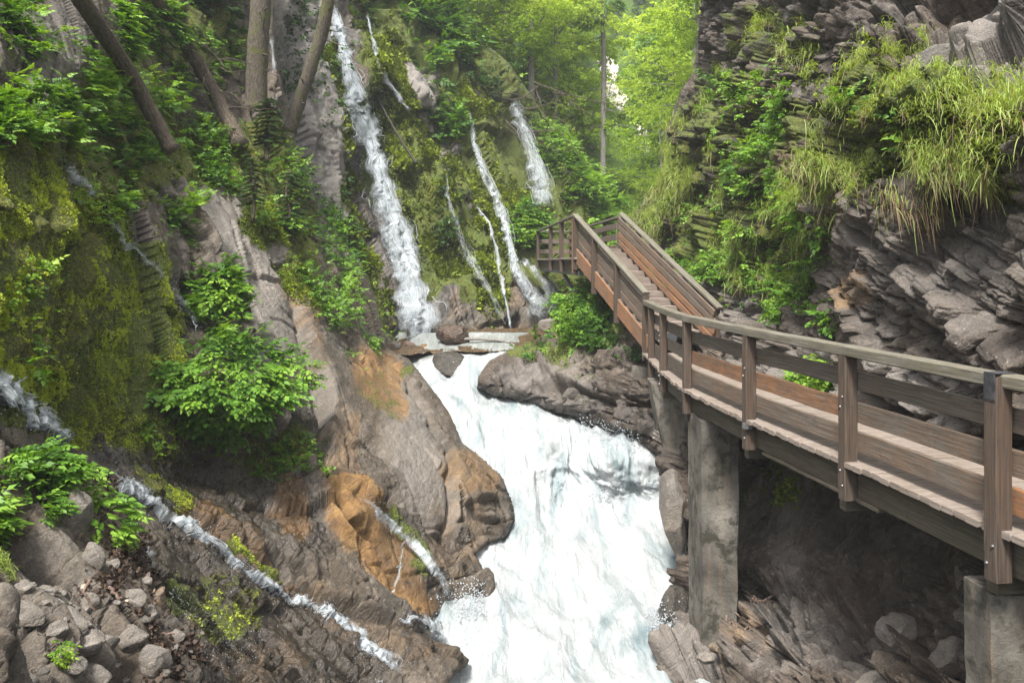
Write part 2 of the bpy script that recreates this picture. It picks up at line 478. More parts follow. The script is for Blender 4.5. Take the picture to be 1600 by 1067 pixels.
# ------------------------------------------------------------------ relief sheets (cliffs, banks, hills, water)
class Relief:
    gmin, g0, g1 = .25, .12, .5
    def __init__(s, poly, ctrl, step, margin=22, back=.12, roundk=0.0, roundr=30, zmode=False, smooth=0.0):
        s.poly = poly; s.step = step
        xs = [p[0] for p in poly]; ys = [p[1] for p in poly]
        s.u0, s.v0 = min(xs) - margin, min(ys) - margin
        s.nu = int((max(xs) + margin - s.u0) / step) + 2; s.nv = int((max(ys) + margin - s.v0) / step) + 2
        u = s.u0 + np.arange(s.nu) * step; v = s.v0 + np.arange(s.nv) * step
        U, V = np.meshgrid(u, v); s.U = U.ravel(); s.V = V.ravel()
        c = np.array(ctrl, float)
        if zmode:                                   # third number is a height, not a distance
            c[:, 2] = c[:, 2] * FOC / (HOR - c[:, 1])
        s.fit(c, smooth)
        ins = in_poly(s.U, s.V, poly)
        dist, bu, bv = near_poly(s.U, s.V, poly)
        s.keep = ins | (dist < margin)
        uu = np.where(ins, s.U, bu); vv = np.where(ins, s.V, bv)
        s.uu, s.vv = uu, vv
        D = s.depth(uu, vv)
        out = np.where(ins, 0, dist); s.fade = np.where(ins, .4 + .6 * sstep(0, 16, dist), .4 * np.exp(-out / 7.0))
        D = D * (1 + back * out / margin * (1 + out / margin))
        if roundk: D = D * (1 + roundk * np.where(ins, np.clip(1 - dist / roundr, 0, 1) ** 2, 1.0))
        s.D = D
        s.P = np.stack([(uu - 800) / FOC * D, D, (HOR - vv) / FOC * D], 1)
        s.normals()
    def fit(s, c, smooth):
        X = c[:, :2] / 500.0; y = np.log(c[:, 2]); n = len(X)
        R = np.sqrt(((X[:, None] - X[None]) ** 2).sum(2) + 1e-4)
        A = np.zeros((n + 3, n + 3)); A[:n, :n] = R - smooth * np.eye(n)
        A[:n, n] = 1; A[:n, n + 1:] = X; A[n, :n] = 1; A[n + 1:, :n] = X.T
        s.w = np.linalg.solve(A, np.concatenate([y, np.zeros(3)])); s.X = X
    def depth(s, u, v):
        Q = np.stack([u, v], 1) / 500.0; out = np.empty(len(u)); n = len(s.X)
        for k in range(0, len(u), 40000):
            q = Q[k:k + 40000]
            R = np.sqrt(((q[:, None] - s.X[None]) ** 2).sum(2) + 1e-4)
            out[k:k + 40000] = R @ s.w[:n] + s.w[n] + q @ s.w[n + 1:]
        return np.exp(out)
    def normals(s):
        G = s.P.reshape(s.nv, s.nu, 3)
        du = np.gradient(G, axis=1); dv = np.gradient(G, axis=0)
        N = np.cross(du, dv); N /= (np.linalg.norm(N, axis=2, keepdims=True) + 1e-12)
        N = N.reshape(-1, 3)
        fl = (N * s.P).sum(1) > 0
        N[fl] *= -1
        s.N = N
    def blur_normals(s, k=4):
        G = s.N.reshape(s.nv, s.nu, 3).copy()
        for _ in range(k):
            for ax in (0, 1):
                a = np.roll(G, 2, ax); b = np.roll(G, -2, ax)
                G = (G * 2 + a + b)
        G /= (np.linalg.norm(G, axis=2, keepdims=True) + 1e-12)
        s.N = G.reshape(-1, 3)
    def basen(s):
        s.normals(); s.blur_normals(8); n = s.N.copy(); s.normals(); return n
    def smoothed(s, k=3):
        if not hasattr(s, 'SP'):              # nearest-surface envelope, then blurred: water bridges the small hollows
            G = s.P.reshape(s.nv, s.nu, 3); y = G[:, :, 1].copy()
            R0 = np.stack([(s.uu - 800) / FOC, s.uu * 0 + 1, (HOR - s.vv) / FOC], 1).reshape(s.nv, s.nu, 3)
            for _ in range(8 if s.step > 2 else 6):
                for ax in (0, 1): y = np.minimum(y, np.minimum(np.roll(y, 1, ax), np.roll(y, -1, ax)))
            for _ in range(k):
                for st in (1, 2):
                    for ax in (0, 1): y = (y * 2 + np.roll(y, st, ax) + np.roll(y, -st, ax)) / 4
            s.SP = (R0 * y[:, :, None]).reshape(-1, 3)
        return s.SP
    def displace(s, dsp):
        s.blur_normals(); dsp = dsp * s.fade
        V = s.P / np.linalg.norm(s.P, axis=1, keepdims=True)
        dsp = dsp * (s.gmin + (1 - s.gmin) * sstep(s.g0, s.g1, np.abs((V * s.N).sum(1))))      # the sheet is coarsely sampled where it is steep
        s.P = s.P + s.N * dsp[:, None]
        s.normals()
    def mesh(s, name, mat, attrs=None, smooth=False):
        k = s.keep.reshape(s.nv, s.nu)
        q = k[:-1, :-1] & k[1:, :-1] & k[:-1, 1:] & k[1:, 1:]
        jj, ii = np.nonzero(q)
        a = jj * s.nu + ii
        quads = np.stack([a, a + s.nu, a + s.nu + 1, a + 1], 1)
        used = np.unique(quads)
        remap = np.zeros(len(s.P), np.int64); remap[used] = np.arange(len(used))
        me = np_mesh(name, s.P[used], quads=remap[quads], smooth=smooth, attrs={k2: v2[used] for k2, v2 in (attrs or {}).items()})
        return obj(name, me, mat)
    def at(s, u, v, soft=False):
        """surface point and normal under photo pixels"""
        u = np.atleast_1d(np.asarray(u, float)); v = np.atleast_1d(np.asarray(v, float))
        x = np.clip((u - s.u0) / s.step, 0, s.nu - 1.001); y = np.clip((v - s.v0) / s.step, 0, s.nv - 1.001)
        i = x.astype(int); j = y.astype(int); fx = (x - i)[:, None]; fy = (y - j)[:, None]
        def g(A):
            a = j * s.nu + i
            return (A[a] * (1 - fx) + A[a + 1] * fx) * (1 - fy) + (A[a + s.nu] * (1 - fx) + A[a + s.nu + 1] * fx) * fy
        return g(s.smoothed() if soft else s.P), g(s.N)

def basis(ns):
    n = np.array(ns, float); n /= np.linalg.norm(n)
    a = np.cross(n, [0, 0, 1.0]); a /= np.linalg.norm(a)
    return np.stack([a, np.cross(n, a), n], 1)

def blocks(P, B, size, seed, amp, crack, tilt=1.6, warp=.35):
    Q = (P @ B) / np.array(size)
    Q = Q + warp * np.stack([fbm(Q * .9, seed + 40 + k, 3) for k in range(3)], 1)
    F1, F2, r, off = worley(Q, seed)
    d = amp * ((r[:, 0] - .5) + tilt * ((r[:, 1:4] - .5) * off).sum(1))
    return d - crack * (1 - sstep(0, .13, F2 - F1))

def bricks(P, B, size, seed, amp, crack, tilt=1.3, warp=.12, edge=.07, thick=.5, N=None, ea=.3):
    """bedded, jointed rock: angular blocks in layers, each with its own offset and tilt"""
    Q = (P @ B) / np.array(size)
    Q = Q + warp * np.stack([fbm(Q * .7, seed + 40 + k, 3) for k in range(3)], 1)
    z = Q[:, 2]; zero = z * 0
    z = z + thick * vnoise(np.stack([z * .9, zero, zero], 1), seed + 3)
    L = np.floor(z); i0 = L.astype(np.int64); o = np.zeros_like(i0)
    x = Q[:, 0] + _hash(i0, o, o, seed) * 3; x = x + .35 * vnoise(np.stack([x * .9, L, zero], 1), seed + 5); j0 = np.floor(x).astype(np.int64)
    y = Q[:, 1] + _hash(i0, j0, o, seed + 1) * 3; y = y + .35 * vnoise(np.stack([y * .9, L, j0 * 1.0], 1), seed + 6); k0 = np.floor(y).astype(np.int64)
    r = [_hash(i0, j0, k0, seed + 10 + k) - .5 for k in range(4)]
    l = [x - j0 - .5, y - k0 - .5, z - L - .5]
    if N is not None:                      # beds seen edge-on stand out less than their faces step
        al = np.abs(N @ B[:, 2]); amp = amp * (ea + (1 - ea) * sstep(.15, .8, al)); crack = crack * (.12 + .88 * sstep(.2, .8, al))
    d = amp * (r[0] + tilt * (r[1] * l[0] + r[2] * l[1] + .6 * r[3] * l[2]))
    e = np.minimum(np.minimum((.5 - np.abs(l[0])) * size[0], (.5 - np.abs(l[1])) * size[1]), (.5 - np.abs(l[2])) * size[2])
    return d - crack * (1 - sstep(0, edge, e)) * 1.7 * _hash(i0, j0, k0, seed + 20) ** 1.5

def groove(R, line, width, depth, step=0.0, fall=30.0, wav=5.0):
    """a joint in the rock along a photo polyline: a cut, and a step between its two sides"""
    U = R.uu + wav * fbm(R.P * 1.3, 501, 3) * 2; V = R.vv + wav * fbm(R.P * 1.3, 511, 3) * 2
    best = np.full(U.shape, 1e9); side = np.zeros(U.shape)
    for k in range(len(line) - 1):
        x1, y1 = line[k]; x2, y2 = line[k + 1]; ex, ey = x2 - x1, y2 - y1
        t = np.clip(((U - x1) * ex + (V - y1) * ey) / (ex * ex + ey * ey), 0, 1)
        dd = np.hypot(U - x1 - t * ex, V - y1 - t * ey); m_ = dd < best
        best = np.where(m_, dd, best); side = np.where(m_, np.sign(ex * (V - y1) - ey * (U - x1)), side)
    return -depth * np.exp(-(best / width) ** 2) + step * side * np.exp(-best / fall) * np.minimum(best / 3.0, 1)

def warp_uv(R, amp=16, sc=.02, seed=3):
    Z = np.stack([R.uu * sc, R.vv * sc, R.uu * 0], 1)
    return (R.uu + amp * fbm(Z, seed, 4, .6) * 2, R.vv + amp * fbm(Z, seed + 9, 4, .6) * 2)

def paint(R, moss, ochre, wet, tone, amp=16):
    U, V = warp_uv(R, amp)
    out = []
    for lst in (moss, ochre, wet, tone):
        a = np.zeros(len(U))
        for (shp, val, *f) in lst:
            w = region(U, V, shp, f[0] if f else 14.0)
            a = np.maximum(a, w * val) if val > 0 else a * (1 + w * val)
        out.append(a)
    return np.stack(out[:3], 1), out[3]

# colours: crack-dark, mid, light-mid, pale, warm
ROCK_L = ((.018, .015, .011), (.060, .049, .037), (.125, .106, .086), (.28, .255, .225), (.088, .062, .037))
ROCK_B = ((.02, .018, .014), (.066, .058, .048), (.135, .12, .105), (.30, .28, .26), (.10, .075, .042))
ROCK_R = ((.014, .011, .009), (.046, .037, .03), (.095, .08, .068), (.25, .23, .21), (.085, .058, .036))
M_rockL = rock_material("rock_brown", ROCK_L, (0, .9, 0), mossc=((.014, .02, .004), (.075, .098, .009), (.18, .22, .02)), size=1.0, crack=.04)
M_rockB = rock_material("rock_back", ROCK_B, (0, 1.1, 0), mossc=((.012, .02, .003), (.065, .092, .009), (.17, .21, .02)), size=.7, crack=.12)
M_rockR = rock_material("rock_right", ROCK_R, (0, .65, 0), size=1.1, crack=.2)

# ---- near left slope
L2 = Relief([(-70, -70), (425, -70), (432, 100), (455, 200), (470, 260), (500, 330), (560, 410), (590, 480), (605, 545), (640, 562), (672, 604), (700, 642),
             (722, 692), (782, 742), (800, 790), (806, 815), (790, 842), (765, 852), (745, 866), (769, 905), (765, 930), (702, 955), (662, 978),
             (692, 1000), (730, 1032), (702, 1060), (640, 1140), (-70, 1140)],
  [(805, 810, 16.3), (782, 740, 17), (720, 690, 17.5), (670, 600, 19), (605, 548, 21), (560, 420, 22), (500, 330, 22.5), (430, 100, 23), (430, -60, 25),
   (700, 730, 15.9), (640, 640, 17), (580, 560, 18.3), (600, 800, 13.8), (700, 850, 14.6), (768, 905, 14.4), (700, 950, 13.6), (690, 880, 13.7),
   (520, 700, 14.2), (560, 800, 12.6), (480, 640, 14.5), (500, 560, 16.2), (450, 450, 17), (400, 350, 17.3), (330, 300, 16.6), (290, 280, 16.3),
   (400, 250, 19.5), (300, 200, 18.5), (200, 150, 15.5), (250, 50, 19), (350, 50, 21.5), (350, 150, 20.5), (200, -50, 18),
   (120, 100, 12.5), (60, 60, 11.5), (-40, -40, 11), (0, 130, 10.5), (125, 190, 12), (0, 250, 9.3), (100, 300, 10.5), (180, 320, 12), (230, 400, 12.6),
   (310, 500, 13.6), (150, 450, 10.4), (0, 450, 8.3), (60, 560, 8.8), (0, 600, 7.8), (110, 690, 9.2), (200, 600, 10.6), (240, 700, 10.9),
   (300, 730, 12.3), (400, 740, 13.2), (340, 590, 12.2), (420, 600, 13.2), (440, 560, 14.5), (340, 790, 11.2), (450, 830, 11.8), (500, 900, 11.5), (600, 930, 12.2),
   (250, 800, 9.6), (180, 745, 9.3), (400, 920, 10), (520, 980, 10.6), (640, 1010, 11.3), (730, 1035, 11.9), (600, 1067, 10.3), (450, 1060, 8.7),
   (300, 960, 8), (200, 900, 7.6), (100, 800, 7.6), (0, 700, 7.2), (0, 850, 6.2), (100, 950, 6.2), (200, 1060, 6.4), (0, 1000, 5.3), (0, 1130, 4.8),
   (300, 1130, 6.5), (600, 1130, 9.6)], 1.7, margin=26, back=.16, roundk=.02, roundr=26)
P = L2.P
BL = basis((-.55, -.25, .8))
slab = region(L2.uu, L2.vv, [(560, 560), (640, 600), (720, 700), (730, 800), (700, 850), (640, 790), (590, 700), (480, 640), (280, 300), (330, 290), (420, 450)], 25)
slab = np.maximum(slab, region(L2.uu, L2.vv, [(500, 730), (560, 740), (700, 950), (640, 960), (560, 900)], 20))
A = 1 - .88 * slab
run = region(L2.uu, L2.vv, [(100, 700), (180, 740), (300, 800), (480, 920), (660, 1040), (600, 1140), (250, 1140), (230, 980), (130, 850)], 30)
run = np.maximum(run, region(L2.uu, L2.vv, [(150, 600), (230, 640), (330, 720), (480, 740), (520, 860), (480, 900), (340, 850), (230, 780), (130, 700)], 24))
fd = np.array([.55, .1, -.8]); fd /= np.linalg.norm(fd); PF = P - (P @ fd)[:, None] * fd * .65
BS = basis((.5, -.62, .6)); NB = L2.basen()
d = bricks(P, BS, (2.6, 4.2, .75), 3, .55, .16, 1.1, .1, N=NB) * A * (1 - .5 * run)
d += bricks(P, BS, (.9, 1.5, .3), 8, .20, .06, 1.2, .3, .05, N=NB, ea=.08) * (1 - .88 * slab)
d += bricks(P, BS, (.3, .5, .17), 13, .05, .018, 1.2, .6, .03, N=NB, ea=.1) * (1 - .8 * slab)
d += run * (.13 * ridged(PF * 2.1, 33, 5) + .06 * ridged(PF * 7, 35, 3) + .03 * fbm(P * 20, 37, 2))
d += .14 * fbm(P * .6, 21, 3) + .03 * ridged(P * 2.4, 31, 4) * (1 - .5 * slab) + .02 * fbm(P * 9, 41, 4)
mossbed = region(L2.uu, L2.vv, [(0, 200), (130, 230), (240, 420), (260, 560), (240, 700), (140, 700), (60, 640), (-60, 620), (-60, 180)], 30)

F1, F2, r_, of_ = worley(P * np.array([3.2, 3.2, 2.6]) + .5 * fbm(P * 3, 53, 2)[:, None], 55)
d += mossbed * (.15 * (.7 - F1) + .05 * fbm(P * 7, 57, 3))
for ln, w_, dp, st_ in (([(640, 596), (672, 640), (700, 690), (716, 780), (714, 856)], 4, .25, -.16), ([(500, 738), (560, 748), (610, 780), (650, 800), (700, 852)], 4, .18, .16), ([(500, 742), (545, 800), (590, 865), (640, 962)], 6, .3, .14),
                        ([(425, 370), (452, 430), (478, 500), (508, 600), (520, 690)], 5, .1, -.28), ([(672, 640), (722, 694), (782, 742)], 4, .12, .1), ([(282, 290), (318, 400), (350, 470), (400, 560)], 5, .1, .22),
                        ([(545, 690), (552, 712), (560, 745)], 2.5, .1, 0), ([(690, 720), (730, 760), (760, 800), (800, 812)], 3, .12, -.08), ([(700, 850), (745, 880), (769, 908)], 4, .15, .1), ([(470, 480), (440, 440), (395, 430)], 2.5, .08, .05),
                        ([(560, 770), (600, 800), (650, 845), (690, 900)], 6, .14, 0), ([(250, 790), (340, 830), (420, 880), (520, 940), (640, 985), (700, 1000)], 8, .10, -.16)):
    d += groove(L2, ln, w_, dp, st_)
L2.displace(d)
pL, tL = paint(L2,
  moss=[([(-70, 210), (60, 190), (150, 250), (230, 370), (265, 470), (280, 560), (250, 640), (230, 720), (120, 690), (60, 650), (-70, 620)], .55, 22),
        (('e', 140, 420, 90, 120, -60), 1.0), (('e', 230, 560, 60, 110, 0), .8), (('e', 60, 620, 90, 60), .9), (('e', 90, 660, 45, 50), 1.0),
        (('e', 330, 690, 160, 55), .36), (('e', 390, 720, 120, 40), .36), (('e', 250, 770, 55, 16, 30), 1.0), (('e', 400, 885, 60, 10, 32), 1.0),
        (('e', 330, 960, 90, 50, 30), .38), (('e', 440, 330, 60, 50), .7), (('e', 340, 240, 120, 60), .7), (('e', 200, 200, 90, 120), .6),
        (('e', 590, 620, 28, 50, -20), .28), (('e', 300, 60, 110, 60), .5), (('e', 470, 700, 40, 50), .5), (('e', 640, 850, 14, 60, -35), .5),
        (('e', 460, 400, 30, 70, -20), .55), (('e', 0, 120, 60, 80), .3), (('e', 290, 276, 12, 10), .8), (('e', 640, 585, 20, 14), .5)],
  ochre=[([(500, 735), (560, 745), (650, 870), (690, 945), (640, 965), (560, 900), (510, 840)], .8), (('e', 450, 810, 30, 55, -15), .8), (('e', 600, 600, 40, 62, -15), .75),
         (('e', 400, 880, 150, 26, 32), .5), (('e', 540, 690, 22, 60, -20), .4), (('e', 740, 740, 50, 40), .5), (('e', 600, 1000, 130, 40, 20), .36), (('e', 380, 1040, 110, 40), .36),
         (('e', 690, 880, 60, 40), .32), (('e', 320, 830, 60, 26, 35), .6), (('e', 465, 470, 14, 80, -20), .4), (('e', 500, 720, 50, 30), .35), (('e', 720, 830, 60, 60), .3)],
  wet=[([(150, 620), (230, 640), (330, 740), (470, 740), (520, 850), (500, 900), (340, 850), (240, 790), (120, 720)], .8, 24),
       ([(250, 800), (480, 930), (640, 1040), (560, 1130), (300, 1130), (250, 1000), (230, 900)], .9, 30), (('e', 60, 110, 70, 110), .7),
       (('e', 690, 990, 80, 50), .8), (('e', 640, 860, 40, 90, -30), .6), (('e', 200, 350, 40, 140, -40), .6), (('e', 780, 830, 30, 30), .8), (('e', 700, 850, 60, 20), .8), (('e', 300, 1000, 80, 100), .5)],
  tone=[(('e', 80, 120, 70, 110), .5), (('e', 180, 450, 30, 120, -35), .4), ([(280, 290), (400, 300), (440, 400), (470, 560), (400, 560), (330, 420)], .6, 20), ([(590, 560), (660, 620), (730, 800), (700, 850), (640, 780), (600, 680)], .5, 20),
        (('e', 60, 100, 70, 100), .35), (('e', 60, 990, 120, 120), .2), (('e', 80, 820, 30, 60), .3), (('e', 490, 640, 40, 70, -20), .3)])
cl = L2.mesh("cliff_slope", M_rockL, {"paint": pL, "tone": tL}); tag(cl, "near left rock slope, brown and mossy, running down to the stream", kind="structure")

# ---- waterfall wall at the back left
L1 = Relief([(370, -90), (640, -90), (668, -20), (705, 30), (752, 66), (796, 100), (830, 150), (872, 212), (925, 268), (966, 315), (986, 345), (990, 420), (940, 470), (880, 520), (880, 560), (560, 575), (380, 500)],
  [(400, 0, 27), (440, 200, 26), (500, 100, 30), (515, 20, 32), (560, 250, 30), (600, 400, 28.3), (650, 530, 27), (560, 480, 26), (480, 350, 25.5), (600, -20, 35),
   (700, 100, 37), (620, 200, 33), (650, 150, 33), (700, 300, 32), (720, 450, 29), (780, 520, 29), (760, 300, 33.5), (800, 150, 38), (770, 80, 37.5), (830, 330, 35), (860, 450, 32.5), (870, 520, 31),
   (950, 400, 38), (985, 340, 42), (900, 300, 39), (850, 200, 41), (790, -50, 42), (700, -60, 40), (450, -80, 30), (650, 350, 30.5), (700, 400, 30.8), (600, 545, 25.5)],
  2.5, margin=24, back=.12, roundk=.015)
P = L1.P
BB = basis((-.75, -.15, .45))
fd = np.array([.42, -.2, -.88]); fd /= np.linalg.norm(fd); PF = P - (P @ fd)[:, None] * fd * .78
BS = basis((.6, -.62, .5)); NB = L1.basen()
d = bricks(P, BS, (2.4, 6.5, 1.0), 61, .9, .25, 1.1, .14, .12, N=NB) + bricks(P, BS, (.8, 2.6, .45), 68, .35, .10, 1.2, .3, .07, N=NB, ea=.12) + bricks(P, BS, (.4, .8, .28), 69, .08, .03, 1.2, .6, N=NB, ea=.1)
d += .35 * fbm(P * .5, 71, 4) + .10 * ridged(PF * 1.6, 81, 5) + .05 * fbm(P * 4, 91, 4) + .05 * ridged(PF * 6, 83, 3)
L1.displace(d)
pB, tB = paint(L1,
  moss=[([(525, -90), (700, -90), (800, 90), (990, 330), (990, 460), (860, 500), (640, 330)], .62, 24), ([(540, 40), (600, 60), (700, 300), (640, 330), (600, 260)], .9, 14),
        ([(505, 60), (520, 80), (560, 260), (600, 440), (610, 520), (575, 500), (540, 300)], .9, 10), (('e', 680, 380, 55, 70), .95), (('e', 640, 240, 60, 70, 30), .8),
        (('e', 720, 200, 50, 90, -20), .6), (('e', 780, 330, 50, 60), .8), (('e', 740, 420, 30, 90, -20), .8), (('e', 900, 300, 80, 60, 40), .9),
        ([(600, 80), (680, 120), (720, 230), (690, 250), (640, 180)], -.85, 12), (('e', 745, 330, 18, 40), -.5), (('e', 720, 480, 90, 30), -.6), (('e', 530, 350, 26, 90, -15), -.3)],
  ochre=[(('e', 640, 480, 26, 40), .3), (('e', 775, 460, 16, 50, -20), .4), (('e', 720, 470, 20, 30), .35), (('e', 820, 480, 50, 30), .3), (('e', 595, 470, 10, 34), .6), (('e', 740, 520, 80, 16), .4), (('e', 690, 240, 50, 26, 30), .25)],
  wet=[(('e', 640, 400, 60, 160, -15), .5), (('e', 820, 400, 70, 120), .4), (('e', 780, 230, 90, 140), .9), (('e', 720, 430, 40, 120), .4), (('e', 430, 130, 40, 90), .3)],
  tone=[([(420, -60), (515, -60), (545, 250), (590, 420), (560, 460), (470, 280)], .45, 14), ([(610, 90), (670, 120), (720, 230), (690, 250), (640, 180)], .5, 12), (('e', 560, 400, 30, 80, -15), .35)])
cb = L1.mesh("cliff_wall", M_rockB, {"paint": pB, "tone": tB}); tag(cb, "far left rock wall, mossy and streaked by thin waterfalls", kind="structure")

# ---- rock bank under the stairs
L4 = Relief([(745, 605), (748, 588), (765, 563), (800, 545), (842, 532), (870, 500), (900, 452), (960, 458), (1010, 520), (1050, 540), (1100, 560), (1100, 730), (1060, 725), (1020, 708), (940, 668), (890, 648), (830, 636), (775, 618)],
  [(745, 600, 21), (800, 550, 22.3), (850, 545, 22.6), (890, 480, 24), (920, 450, 24), (900, 530, 21.3), (880, 600, 20), (830, 630, 20.2), (940, 530, 19.8), (1000, 530, 19),
   (940, 660, 18.8), (1010, 600, 17.9), (1020, 700, 17.3), (1080, 600, 17.8), (1090, 730, 16.5), (820, 590, 20.8), (960, 590, 19), (905, 560, 20.5)],
  2.0, margin=24, back=.14, roundk=.03, roundr=22)
P = L4.P
BW = basis((-.6, -.3, .55))
d = bricks(P, BW, (1.5, 1.1, .5), 101, .45, .2, 1.3, .3) + bricks(P, BW, (.5, .45, .22), 108, .18, .07, 1.3, .3) + .12 * fbm(P * 1.2, 111, 4) + .04 * ridged(P * 3.2, 121, 4)
L4.displace(d)
pW, tW = paint(L4, moss=[(('e', 815, 545, 26, 14), .95), (('e', 930, 500, 70, 40), .8), (('e', 900, 590, 50, 40), .2), (('e', 860, 560, 50, 16), .4)],
  ochre=[(('e', 815, 548, 30, 14), .3)], wet=[(('e', 960, 640, 110, 40, 15), .6), (('e', 780, 610, 60, 16), .8)], tone=[(('e', 860, 600, 80, 50), .35)], amp=10)
tag(L4.mesh("river_bank", M_rockR, {"paint": pW, "tone": tW}), "craggy grey rock bank beside the white water under the stairs", kind="structure")

# ---- right cliff
L5 = Relief([(1098, -70), (1096, 20), (1086, 110), (1062, 150), (1042, 200), (1047, 260), (1018, 300), (985, 342), (990, 400), (1040, 440), (1060, 520), (1040, 600), (1032, 700), (1046, 780), (1072, 850), (1078, 930), (1062, 1000), (1042, 1040), (1035, 1140), (1700, 1140), (1700, -70)],
  [(1095, 0, 25), (1085, 110, 25), (1040, 200, 26), (1015, 300, 27), (985, 345, 29), (1000, 400, 27), (1080, 430, 20.5), (1100, 500, 18.6), (1115, 553, 17.6), (1060, 560, 17.6), (1035, 700, 15.6),
   (1070, 850, 14.4), (1100, 700, 14.8), (1213, 602, 13.1), (1344, 649, 10.6), (1553, 715, 8.5), (1700, 770, 7.1), (1200, 480, 14.7), (1300, 560, 12), (1250, 400, 14), (1150, 420, 17.5),
   (1130, 330, 19.5), (1060, 330, 23.5), (1150, 200, 19), (1200, 300, 16), (1200, 100, 17.5), (1250, 0, 16.5), (1300, 120, 13.8), (1270, 330, 13), (1300, 380, 11.8), (1300, 460, 11.9),
   (1400, 340, 10.2), (1400, 450, 9.7), (1450, 600, 9.4), (1500, 520, 8.5), (1600, 450, 7.5), (1600, 600, 7.9), (1350, 60, 12), (1360, 130, 11), (1360, 270, 10.5), (1450, 150, 9.5), (1450, 270, 8.8), (1550, 200, 8.2),
   (1600, 270, 8.0), (1500, 330, 9.3), (1480, 30, 10.8), (1600, 50, 9.3), (1700, 200, 7.2), (1700, 500, 6.9), (1200, 700, 13.5), (1200, 800, 13.1), (1300, 750, 11.8), (1300, 850, 11.2), (1400, 800, 10.2),
   (1400, 900, 9.8), (1500, 850, 8.9), (1500, 950, 8.3), (1600, 900, 7.7), (1600, 1000, 7.3), (1250, 930, 11), (1130, 930, 13.1), (1120, 1000, 12.2), (1060, 1010, 12.6), (1040, 1050, 11.9),
   (1200, 1000, 10.6), (1300, 1020, 9.6), (1400, 1050, 8.6), (1550, 1060, 7.3), (1200, 1130, 9.6), (1040, 1130, 10.8), (1700, 1130, 6)],
  1.8, margin=26, back=.14, roundk=.02)
P = L5.P
L5.gmin, L5.g0, L5.g1 = .45, .08, .32
BR = basis((-.34, .36, -.87)); NB = L5.basen()
lay = ((L5.vv > 270) & (L5.uu > 1240)).astype(float); lay = region(L5.uu, L5.vv, [(1250, 290), (1750, 240), (1750, 720), (1300, 640), (1240, 400)], 40)
under = region(L5.uu, L5.vv, [(1080, 640), (1250, 660), (1700, 880), (1700, 1000), (1400, 940), (1250, 920), (1130, 900)], 20)
BV = basis((-.85, -.2, -.15))
dl = bricks(P, BR, (1.5, 1.0, .42), 141, .50, .26, 1.2, .14, .08) + bricks(P, BR, (.55, .45, .17), 148, .15, .07, 1.3, .16, .04) + bricks(P, BR, (.2, .2, .09), 149, .04, .02, 1.2, .2, .02)
BN = basis((-.5, .12, -.75)); dn = bricks(P, BN, (1.8, 1.6, .8), 151, .9, .3, 1.3, .45, .1, N=NB, ea=.6) + blocks(P, BN, (1.1, .9, .7), 155, .42, .22) + blocks(P, BN, (.4, .35, .3), 156, .13, .08) + bricks(P, BN, (.6, .6, .4), 158, .13, .06, 1.3, .6, .05, N=NB, ea=.15)
BU = basis((-.55, -.8, .12)); du = bricks(P, BU, (.9, 3.2, .7), 161, .40, .2, 1.2, .25, .08) + bricks(P, BU, (.3, 1.0, .25), 165, .10, .05, 1.2, .25, .03) + .05 * fbm(P * np.array([4, 4, 1.2]), 163, 4)
d = dn * (1 - lay) * (1 - under) + dl * lay + du * under * (1 - lay)
low = region(L5.uu, L5.vv, [(1040, 930), (1250, 890), (1750, 900), (1750, 1200), (1000, 1200)], 24)
d += low * (blocks(P, BV, (.9, .8, .7), 171, .34, .16) + blocks(P, BV, (.3, .3, .25), 175, .1, .05))
d += (.22 - .14 * lay) * fbm(P * .6, 171, 4) + .04 * ridged(P * 2.0, 181, 4) * (1 - .5 * under) * (1 - .6 * lay) + .022 * fbm(P * 9, 191, 4)
L5.displace(d)
pR, tR = paint(L5,
  moss=[([(1000, 300), (1060, 180), (1100, 80), (1180, 100), (1280, 280), (1280, 400), (1180, 420), (1080, 420), (990, 370)], .45, 24), (('e', 1130, 400, 90, 60), .6), (('e', 1240, 200, 40, 40), .5),
        (('e', 1480, 200, 130, 80), .6), (('e', 1350, 180, 60, 120), .55), (('e', 1120, 680, 20, 60), .55), (('e', 1200, 740, 80, 60), .3), (('e', 1200, 50, 70, 60), .4), (('e', 1560, 290, 60, 30), .5)],
  ochre=[(('e', 1330, 450, 26, 30), .5), (('e', 1250, 220, 20, 60), .45), (('e', 1330, 600, 60, 60), .3), (('e', 1170, 990, 26, 50, 20), .4), (('e', 1200, 150, 60, 80), .2)],
  wet=[([(1100, 660), (1300, 680), (1500, 800), (1500, 900), (1300, 880), (1200, 820), (1110, 860)], .45, 20), (('e', 1050, 780, 22, 80), .5)],  # broad area below the deck: wet darkening paints the shade into the rock colour
  tone=[(('e', 1530, 70, 90, 70), .55), (('e', 1450, 400, 200, 120), .25), (('e', 1250, 1000, 180, 60), .25), (('e', 1080, 1030, 60, 40), .6), (('e', 1130, 460, 60, 60), .4), (('e', 1450, 620, 150, 60, 20), .55), (('e', 1240, 600, 110, 60), .45), (('e', 1240, 840, 30, 90), .35)], amp=14)
tag(L5.mesh("cliff_right", M_rockR, {"paint": pR, "tone": tR}), "dark layered rock cliff on the right above and below the walkway", kind="structure")

